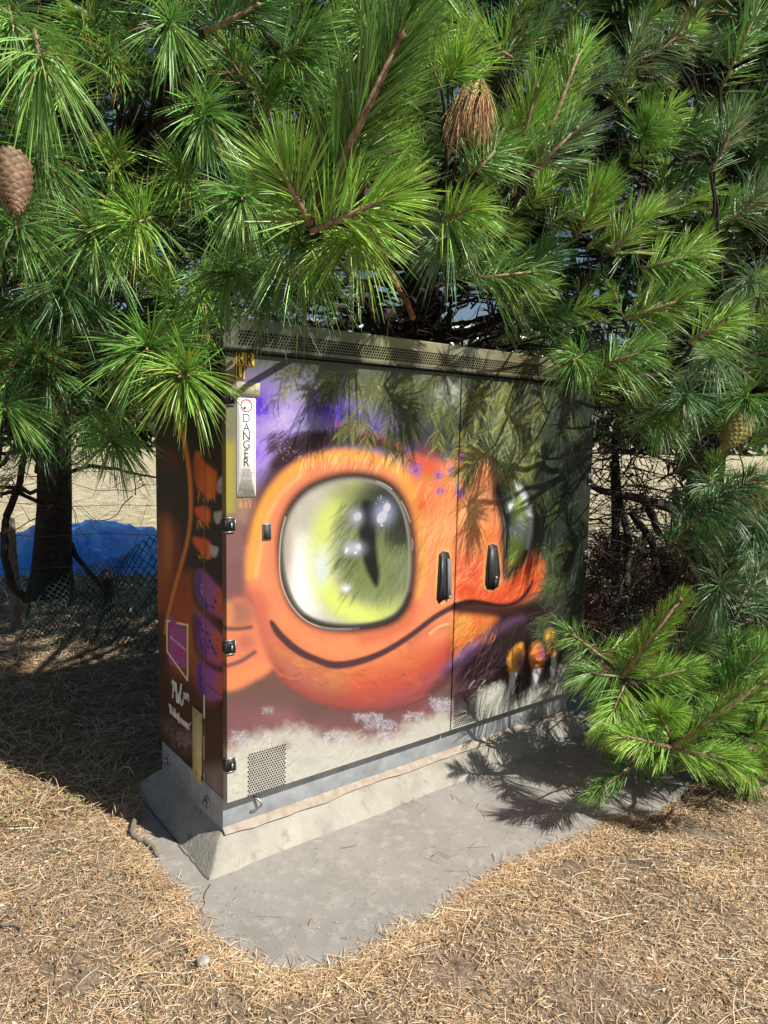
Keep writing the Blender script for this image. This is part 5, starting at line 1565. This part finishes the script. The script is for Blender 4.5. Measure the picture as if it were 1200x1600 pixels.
limb('R', [(958, 720, 5.2), (962, 830, 5.2), (962, 915, 5.2)], (.03, .03))
limb('L', [(40, 700, 5.0), (30, 760, 4.9), (8, 810, 4.8), (6, 870, 4.8), (20, 920, 4.8), (45, 940, 4.9)], (.022, .03))
limb('L', [(100, 740, 6.0), (140, 728, 5.2), (185, 735, 4.8), (245, 748, 4.4)], (.02, .006))
limb('M', [(655, 330, 4.7), (640, 280, 3.6), (600, 290, 2.5), (530, 330, 1.8), (488, 352, 1.58)], (.032, .008))
limb('M', [(655, 520, 4.7), (720, 520, 4.0), (790, 500, 3.5), (820, 420, 2.9)], (.035, .006))
limb('M', [(655, 480, 4.7), (560, 500, 3.6), (470, 520, 3.2)], (.04, .012))

# broken orange-brown stub hanging over the hood
limb('M', [(612, 425, 2.9), (626, 455, 2.85), (636, 480, 2.8), (645, 503, 2.78)], (.010, .012), 'broken_stub', noisy('red_bark', [(.3, (.22, .09, .045)), (.7, (.40, .19, .09))], 50, 5, .9, .5, 150, .003))
# bunch of dead rusty needles
N_ = Needles()
for x, y in ((735, 135), (748, 128), (722, 150), (756, 140)):
    N_.shoot(at(x+4, y-10, 2.2), at(x, y+8, 2.18), n=330, L=.13, droop=1.0, fan=(.1, .5), color=(.62, .38, .20), var=.35, brown=.3, w=.0016)
add('dead_needle_bunch', N_.mesh('dead_needle_bunch'), M_straw, TREES['M']['root'])
N_ = Needles()
for x, y in ((1180, 740), (1172, 752)):
    N_.shoot(at(x, y-12, 3.1), at(x, y+16, 3.08), n=120, L=.13, droop=1.0, fan=(.2, .8), color=(.30, .15, .06), var=.35, brown=.3, w=.0016)
add('dead_needle_bunch', N_.mesh('dead_needle_bunch'), M_straw, TREES['R']['root'])

# pine cones
def cone(A, Bp, rmax, mt, label, root, open_=.0):
    A = np.array(A, float); Bp = np.array(Bp, float)
    ax = nrm(Bp-A); L = np.linalg.norm(Bp-A)
    u = nrm(np.cross(ax, [.1, .2, .97])); v = np.cross(ax, u)
    g = G()
    n = 30; t = np.linspace(0, 1, n)
    prof = rmax*np.interp(t, [0, .08, .25, .5, .75, .92, 1], [.35, .75, 1, .92, .66, .34, .05])
    g.tube(A+ax*(t*L)[:, None], prof*.88, 16)
    N = 150
    for i_ in range(N):
        tt = .03+.94*i_/N
        a = i_*2.39996
        rr = np.interp(tt, t, prof)
        rad = math.cos(a)*u+math.sin(a)*v; tan = -math.sin(a)*u+math.cos(a)*v
        c = A+ax*tt*L+rad*rr*.9
        s_ = rr*.30+rmax*.05
        nrmv = nrm(rad+ax*.25)
        up = nrm(np.cross(nrmv, tan))
        V = [c+tan*s_, c+up*s_*.8, c-tan*s_, c-up*s_*.8, c+nrmv*s_*.55-up*s_*.05]
        g.add(V, None, [(0, 1, 4), (1, 2, 4), (2, 3, 4), (3, 0, 4)])
    return add('pine_cone', g.mesh('pine_cone'), mt, root, label=label)
cone(at(14, 236, 1.48), at(26, 338, 1.48), .041, noisy('brown_cone', [(.3, (.10, .06, .035)), (.7, (.32, .20, .115))], 60, 4, .55, .3, 200, .002), 'closed brown cone hanging at the left', TREES['L']['root'])
cone(at(1166, 648, 3.5), at(1130, 704, 3.48), .070, noisy('green_cone', [(.3, (.24, .19, .05)), (.7, (.44, .36, .14))], 60, 4, .5, .3, 200, .002), 'closed green cone', TREES['R']['root'])

# ------------------------------------------------------------------ GROUND COVER
def blades(n, fx, fy, L, w, cols, lift=.35, curl=.35, seg=3, zfun=None, up=None, weights=None):
    """flat dry blades lying about; fx, fy arrays of n"""
    th = rng.random(n)*2*math.pi
    ln = L*rng.uniform(.4, 1.3, n)
    lf = rng.random(n)*lift if up is None else up*rng.uniform(.7, 1.2, n)
    d = np.stack([np.cos(th)*np.cos(lf), np.sin(th)*np.cos(lf), np.sin(lf)], -1)
    sd = np.stack([-np.sin(th), np.cos(th), rng.normal(0, .4, n)], -1); sd = nrm(sd)
    z0 = zfun(fx, fy)
    B = np.stack([fx, fy, z0+rng.random(n)*.008], -1)
    cv = (rng.random(n)-.5)*curl
    t = np.linspace(0, 1, seg)
    Vs = []
    for tt in t:
        p = B+d*(ln*tt)[:, None]+sd*(cv*ln*tt*tt)[:, None]
        p[:, 2] -= (lf > .05)*np.sin(lf)*ln*tt*tt*.8
        ww = w*(1 if tt < .99 else .35)*rng.uniform(.9, 1.1, n)
        Vs += [p+sd*ww[:, None]/2, p-sd*ww[:, None]/2]
    V = np.stack(Vs, 1)
    q = np.array([[2*i_, 2*i_+1, 2*i_+3, 2*i_+2] for i_ in range(seg-1)])
    F = (np.arange(n)[:, None, None]*2*seg+q[None]).reshape(-1, 4)
    ci = rng.choice(len(cols), n, p=weights)
    C = np.array(cols)[ci]*rng.uniform(.6, 1.25, (n, 1))*(.72+.56*fbm(fx*2.3+3, fy*2.3, 4))[:, None]
    return V.reshape(-1, 3), F, np.repeat(np.clip(C, .005, .85), 2*seg, 0)
def gather(lst):
    V = []; F = []; C = []; n = 0
    for v, f, c in lst:
        V.append(v); F.append(f+n); C.append(c); n += len(v)
    return np.vstack(V), np.vstack(F), np.vstack(C)
straw = [(.74, .53, .32), (.64, .44, .25), (.80, .63, .42), (.38, .24, .13), (.58, .37, .20), (.83, .71, .52), (.26, .28, .11)]
sw_ = [.28, .24, .14, .12, .14, .05, .03]
def pick_ground(n, x0, x1, y0, y1, spill=.02, keep_cab=True):
    fx = rng.uniform(x0, x1, n*2); fy = rng.uniform(y0, y1, n*2)
    ins = in_poly(fx, fy, slab); dd = dist_poly(fx, fy, slab)
    ok = (~ins) | (dd < rng.exponential(spill, n*2))
    ok &= fbm(fx*7, fy*7, 4) > rng.uniform(.22, .60, n*2)
    return fx[ok][:n], fy[ok][:n]
parts = []
fx, fy = pick_ground(120000, -1.5, 2.6, -1.6, 1.4)
parts.append(blades(len(fx), fx, fy, .023, .0019, straw, .35, .4, 3, ground_z, weights=sw_))
fx, fy = pick_ground(9000, -1.5, 2.6, -1.6, 1.4)
parts.append(blades(len(fx), fx, fy, .085, .0018, straw, .25, .5, 4, ground_z, weights=sw_))
fx, fy = pick_ground(16000, 1.2, 3.6, -1.2, 1.0)
parts.append(blades(len(fx), fx, fy, .04, .003, straw, .4, .4, 3, ground_z, weights=sw_))
fx, fy = pick_ground(1100, -1.5, 2.6, -1.6, 1.0)
parts.append(blades(len(fx), fx, fy, .12, .0022, [(.74, .62, .44), (.50, .38, .24), (.22, .14, .08)], .12, .9, 8, lambda x, y: ground_z(x, y)+.012))
fx, fy = pick_ground(3500, -1.5, 2.6, -1.6, 1.0)
parts.append(blades(len(fx), fx, fy, .014, .006, [(.30, .19, .11), (.14, .09, .06), (.75, .66, .52)], .4, .3, 3, lambda x, y: ground_z(x, y)+.006))
# fringe creeping over the slab edge
k_ = rng.integers(0, len(slabR)-90, 9000); k_ = k_[slabR[k_][:, 0] < 1.5]; k_ = np.concatenate([k_, k_])[:9000]; nf_ = len(k_)
fr = slabR[k_]+rng.normal(0, .028, (nf_, 2))
parts.append(blades(nf_, fr[:, 0], fr[:, 1], .045, .0022, straw, .5, .5, 3, lambda x, y: np.maximum(ground_z(x, y), .001), weights=sw_))
Vv, Ff, Cc = gather(parts)
add('dry_grass', make_mesh('dry_grass', Vv, Ff, Cc), M_straw, kind='stuff', label='short dry straw-coloured grass clippings covering the sunlit ground', cat='dry grass')
# rough shaded grass on the left and behind, longer blades
parts = []
shade = [(.72, .50, .30), (.58, .38, .21), (.84, .68, .46), (.34, .21, .12), (.34, .32, .13)]
n_ = 30000
fx = rng.uniform(-1.6, 3.8, n_); fy = rng.uniform(.7, 4.2, n_)
ok = (~in_poly(fx, fy, slab)) & ((fx < .1) | (fy > .9))
fx, fy = fx[ok], fy[ok]
parts.append(blades(len(fx), fx, fy, .12, .0038, shade, .8, .6, 4, ground_z))
n_ = 6000
fx = rng.uniform(-1.2, -.05, n_); fy = rng.uniform(.6, 2.6, n_); ok = ~in_poly(fx, fy, slab); fx, fy = fx[ok], fy[ok]
parts.append(blades(len(fx), fx, fy, .16, .003, shade, 1.0, .7, 5, ground_z))
Vv, Ff, Cc = gather(parts)
add('rough_grass', make_mesh('rough_grass', Vv, Ff, Cc), M_straw, kind='stuff', label='long matted grass and fallen needles in the shade by the fence', cat='rough grass')
# field grass beyond the fence
n_ = 90000
rr = 5+30*rng.random(n_)**1.6; aa = rng.uniform(.35, 1.9, n_)
fx = CAM[0]+rr*np.cos(aa)*1.0; fy = CAM[1]+rr*np.sin(aa)
ok = fy > 3.4; fx, fy, rr = fx[ok], fy[ok], rr[ok]
Vv, Ff, Cc = blades(len(fx), fx, fy, .22, .010, [(.72, .62, .40), (.58, .48, .29), (.80, .72, .50), (.34, .30, .15), (.26, .20, .10)], .8, .4, 3, lambda x, y: np.zeros_like(x), up=.9)
add('field_grass', make_mesh('field_grass', Vv, Ff, Cc), M_straw, kind='stuff', label='pale dry grass of the open field beyond the fence', cat='field grass')
# needles and bits fallen on the concrete
n_ = 420
cx_ = rng.uniform(-.3, 2.1, n_); cy_ = rng.uniform(-1.1, -.06, n_)
ok = in_poly(cx_, cy_, slab) & (rng.random(n_) < np.clip(.12+.5*(cx_-.5)/1.2, .10, 1)); cx_, cy_ = cx_[ok], cy_[ok]
p1 = blades(len(cx_), cx_, cy_, .075, .0022, [(.30, .17, .08), (.40, .26, .13), (.16, .09, .05)], .08, .9, 6, lambda x, y: x*0+.002)
n_ = 3200
cx_ = rng.uniform(-.3, 2.1, n_); cy_ = rng.uniform(-1.1, -.06, n_); ok = in_poly(cx_, cy_, slab); cx_, cy_ = cx_[ok], cy_[ok]
p2 = blades(len(cx_), cx_, cy_, .005, .0026, [(.10, .07, .05), (.36, .26, .15), (.5, .46, .4)], .3, .2, 2, lambda x, y: x*0+.0025)
Vv, Ff, Cc = gather([p1, p2])
add('fallen_needles', make_mesh('fallen_needles', Vv, Ff, Cc), M_straw, kind='stuff', label='brown fallen pine needles scattered over the concrete pavement', cat='fallen needles')

# ------------------------------------------------------------------ LOOSE THINGS
def stick(pts, r, label, name='stick', m=None):
    P = np.array([on_z(a, b, z) for a, b, z in pts])
    t = np.linspace(0, len(P)-1, len(P)*4)
    Q = np.stack([np.interp(t, range(len(P)), P[:, c]) for c in range(3)], -1)
    Q += rng.normal(0, .0012, Q.shape)
    g = G(); g.tube(Q, np.linspace(r, r*.8, len(Q)), 8)
    return add(name, g.mesh(name, smooth=True), m or M_wood, label=label, cat='stick', group='sticks lying on the ground')
stick([(216,1270,.02),(209,1286,.02),(205,1300,.02),(212,1310,.012),(226,1314,.012),(238,1322,.012),(246,1336,.012)], .0105, 'bent brown stick on the pavement at the left corner of the cabinet')
stick([(-10,1188,.05),(20,1185,.05),(45,1183,.045),(72,1187,.04)], .009, 'pale stick lying in the shaded grass at the left edge')
stick([(0,1446,.03),(22,1444,.03),(34,1452,.03),(30,1458,.03)], .004, 'short dark twig in the sunlit grass at the left edge')
# stone
st = on_z(317, 1503, .012)
an = rng.normal(0, 1, (40, 3)); an = nrm(an)
import bmesh
bm = bmesh.new()
bmesh.ops.create_icosphere(bm, subdivisions=2, radius=.019)
for v_ in bm.verts:
    v_.co = v_.co*(1+.25*(rnd.random()-.5)); v_.co.z *= .65
me = bpy.data.meshes.new('stone'); bm.to_mesh(me); bm.free()
so = add('stone', me, noisy('stone_grey', [(.3, (.22, .20, .18)), (.7, (.50, .47, .42))], 60, 5, .9, .5, 200, .003), label='small grey stone at the edge of the concrete pavement', cat='stone')
so.location = (st[0], st[1], .014)

# blue tarpaulin heaped beyond the fence
A = on_z(-150, 905); Bq = on_z(330, 900)
U_ = nrm((Bq-A)*np.array([1, 1, 0])); Nn = np.array([-U_[1], U_[0], 0])
Lt = np.linalg.norm(Bq-A); nu, nv = 220, 90
u = np.linspace(0, 1, nu)[:, None]*np.ones((1, nv)); v = np.linspace(0, 1, nv)[None]*np.ones((nu, 1))
prof = np.interp(u*480-150, [-150, -60, 30, 110, 150, 200, 230, 330], [.20, .30, .38, .44, .38, .36, .24, .10])
env = np.sin(np.clip(v*1.0, 0, 1)*math.pi)**.55
h = prof*env*(.85+.3*fbm(u*6, v*2+3))
fold = np.abs(fbm(u*9+2*v, v*3+u*6, 2)-.5)*.30+np.abs(fbm(u*26+v*7, v*6+7, 2)-.5)*.07
h = h-fold*env+.03
edge = np.minimum(np.minimum(v, 1-v)*10, 1)
h = np.clip(h, .0, 2)*edge+.015
P = A[None, None]*np.array([1, 1, 0])+U_*(u*Lt)[..., None]+Nn*(v*2.3)[..., None]
P[..., 2] = h
P[..., :2] += .05*(np.stack([fbm(u*9, v*9), fbm(u*9+5, v*9)], -1)-.5)
tp = add('blue_tarpaulin', make_mesh('blue_tarpaulin', P.reshape(-1, 3), grid_faces(nu, nv, True), smooth=False), M_tarp, label='crumpled bright blue tarpaulin heaped in the field behind the fence', cat='tarpaulin')

# wire fence: posts and wires
FA = on_z(-60, 985, .08); FB = on_z(250, 968, .08)
fd = nrm((FB-FA)*np.array([1, 1, 0]))
fence = thing('wire_fence', (float(FA[0]), float(FA[1]), 0), 'sagging wire fence on short weathered posts behind the cabinet', 'fence')
def fence_pt(s, z, off=0.): return np.array([FA[0]+fd[0]*s-fd[1]*off, FA[1]+fd[1]*s+fd[0]*off, z])
for zi_, (h_, sag_) in enumerate([(.98, .05), (.74, .03), (.50, .04), (.28, .03), (.12, .02)]):
    P = np.array([fence_pt(s, h_+.05-sag_*math.sin((s % 2.4)/2.4*math.pi)+.01*math.sin(s*7+zi_)) for s in np.linspace(-2.5, 8, 140)])
    g = G(); g.tube(P, .0024, 5)
    add('wire', g.mesh('wire'), M_wire, fence)
for s_, w_, h_ in [(-1.6, .05, 1.1), (0.35, .045, .9), (3.6, .05, 1.1), (6.2, .05, 1.1)]:
    g = G()
    c = fence_pt(s_, 0)
    zz_ = np.linspace(-.15, h_, 8)
    g.tube(np.stack([c[0]+.01*np.sin(zz_*5), c[1]+0*zz_, zz_], -1), w_*.8, 8)
    add('post', g.mesh('post', smooth=True), M_wood, fence)
g = G()
for s_ in np.arange(-2.2, 7.5, 1.15):
    P = np.array([fence_pt(s_+.06*math.sin(z*6+s_), z) for z in np.linspace(.12, 1.0, 8)]); g.tube(P, .0018, 4)
add('wire_stay', g.mesh('wire_stay'), M_wire, fence)
# short stump post with its leaning prop
pb = on_z(168, 955, .08)
g = G(); zz_ = np.linspace(-.1, .42, 7)
g.tube(np.stack([pb[0]+.01*np.sin(zz_*9), pb[1]+0*zz_, zz_], -1), np.linspace(.045, .036, 7), 9)
add('stump_post', g.mesh('stump_post', smooth=True), M_bark, label='short dark wooden post stub standing in the sagging netting', cat='post')
g = G(); a_ = on_z(165, 930, .06); d_ = (a_-CAM)@CF
g.tube(np.array([at(105, 838, d_+.25), at(112, 850, d_+.2), at(118, 868, d_+.12), at(140, 895, d_+.02), at(165, 922, d_-.1)]), [.012, .022, .024, .024, .026], 7)
add('leaning_branch', g.mesh('leaning_branch', smooth=True), M_bark, label='dead forked branch leaning against the short post stub', cat='branch')
# diamond netting draped over the fence
g = G()
nd = np.array([at(40, 935, 5.0), at(60, 905, 5.0), at(110, 888, 5.0), at(160, 880, 5.0), at(200, 860, 4.95), at(250, 838, 4.9), at(330, 830, 4.8)])
def net_pt(s, t):
    top = np.array([np.interp(s, np.linspace(0, 1, 7), nd[:, c]) for c in range(3)])
    bot = np.array([top[0]-.12+.1*math.sin(s*7), top[1]-.25, .05])
    p = top*(1-t)+bot*t
    return p+np.array([.02*math.sin(s*23+t*5), .04*math.sin(t*7+s*11), .02*math.sin(s*17)*(1-t)])
ns = 34
for k_ in range(-14, ns+1):
    for sg in (1, -1):
        P = []
        for t_ in np.linspace(0, 1, 14):
            s_ = (k_+sg*t_*12+(0 if sg > 0 else 12))/ns
            if 0 <= s_ <= 1: P.append(net_pt(s_, t_))
        if len(P) > 2: g.tube(np.array(P), .0035, 4, caps=False)
add('plastic_netting', g.mesh('plastic_netting'), M_net, label='dark green diamond plastic netting drooping over the fence beside the cabinet', cat='netting')

# far hedge line across the field
N_ = Needles()
k_ = 16000
fx = rng.uniform(-60, 130, k_); fz = rng.random(k_)**.75*(7+11*fbm(fx*.09, fx*0+2, 4)); fy = 72+rng.normal(0, 2.5, k_)-.35*fx
sz = rng.uniform(.4, .9, k_)
th = rng.random(k_)*6.28
ux = np.stack([np.cos(th), np.sin(th), rng.normal(0, .4, k_)], -1)*sz[:, None]; uy = np.stack([-np.sin(th)*.4, np.cos(th)*.4, np.ones(k_)], -1)*sz[:, None]*.8
C0 = np.stack([fx, fy, fz], -1)
V = np.stack([C0-ux, C0-uy, C0+ux, C0+uy], 1).reshape(-1, 3)
col = np.repeat(np.array([[.035, .06, .02]])*rng.uniform(.5, 1.6, (k_, 1)), 4, 0)
add('far_hedge', make_mesh('far_hedge', V, np.arange(4*k_).reshape(-1, 4), col), M_needle, kind='stuff', label='dark band of distant trees across the field', cat='distant trees')
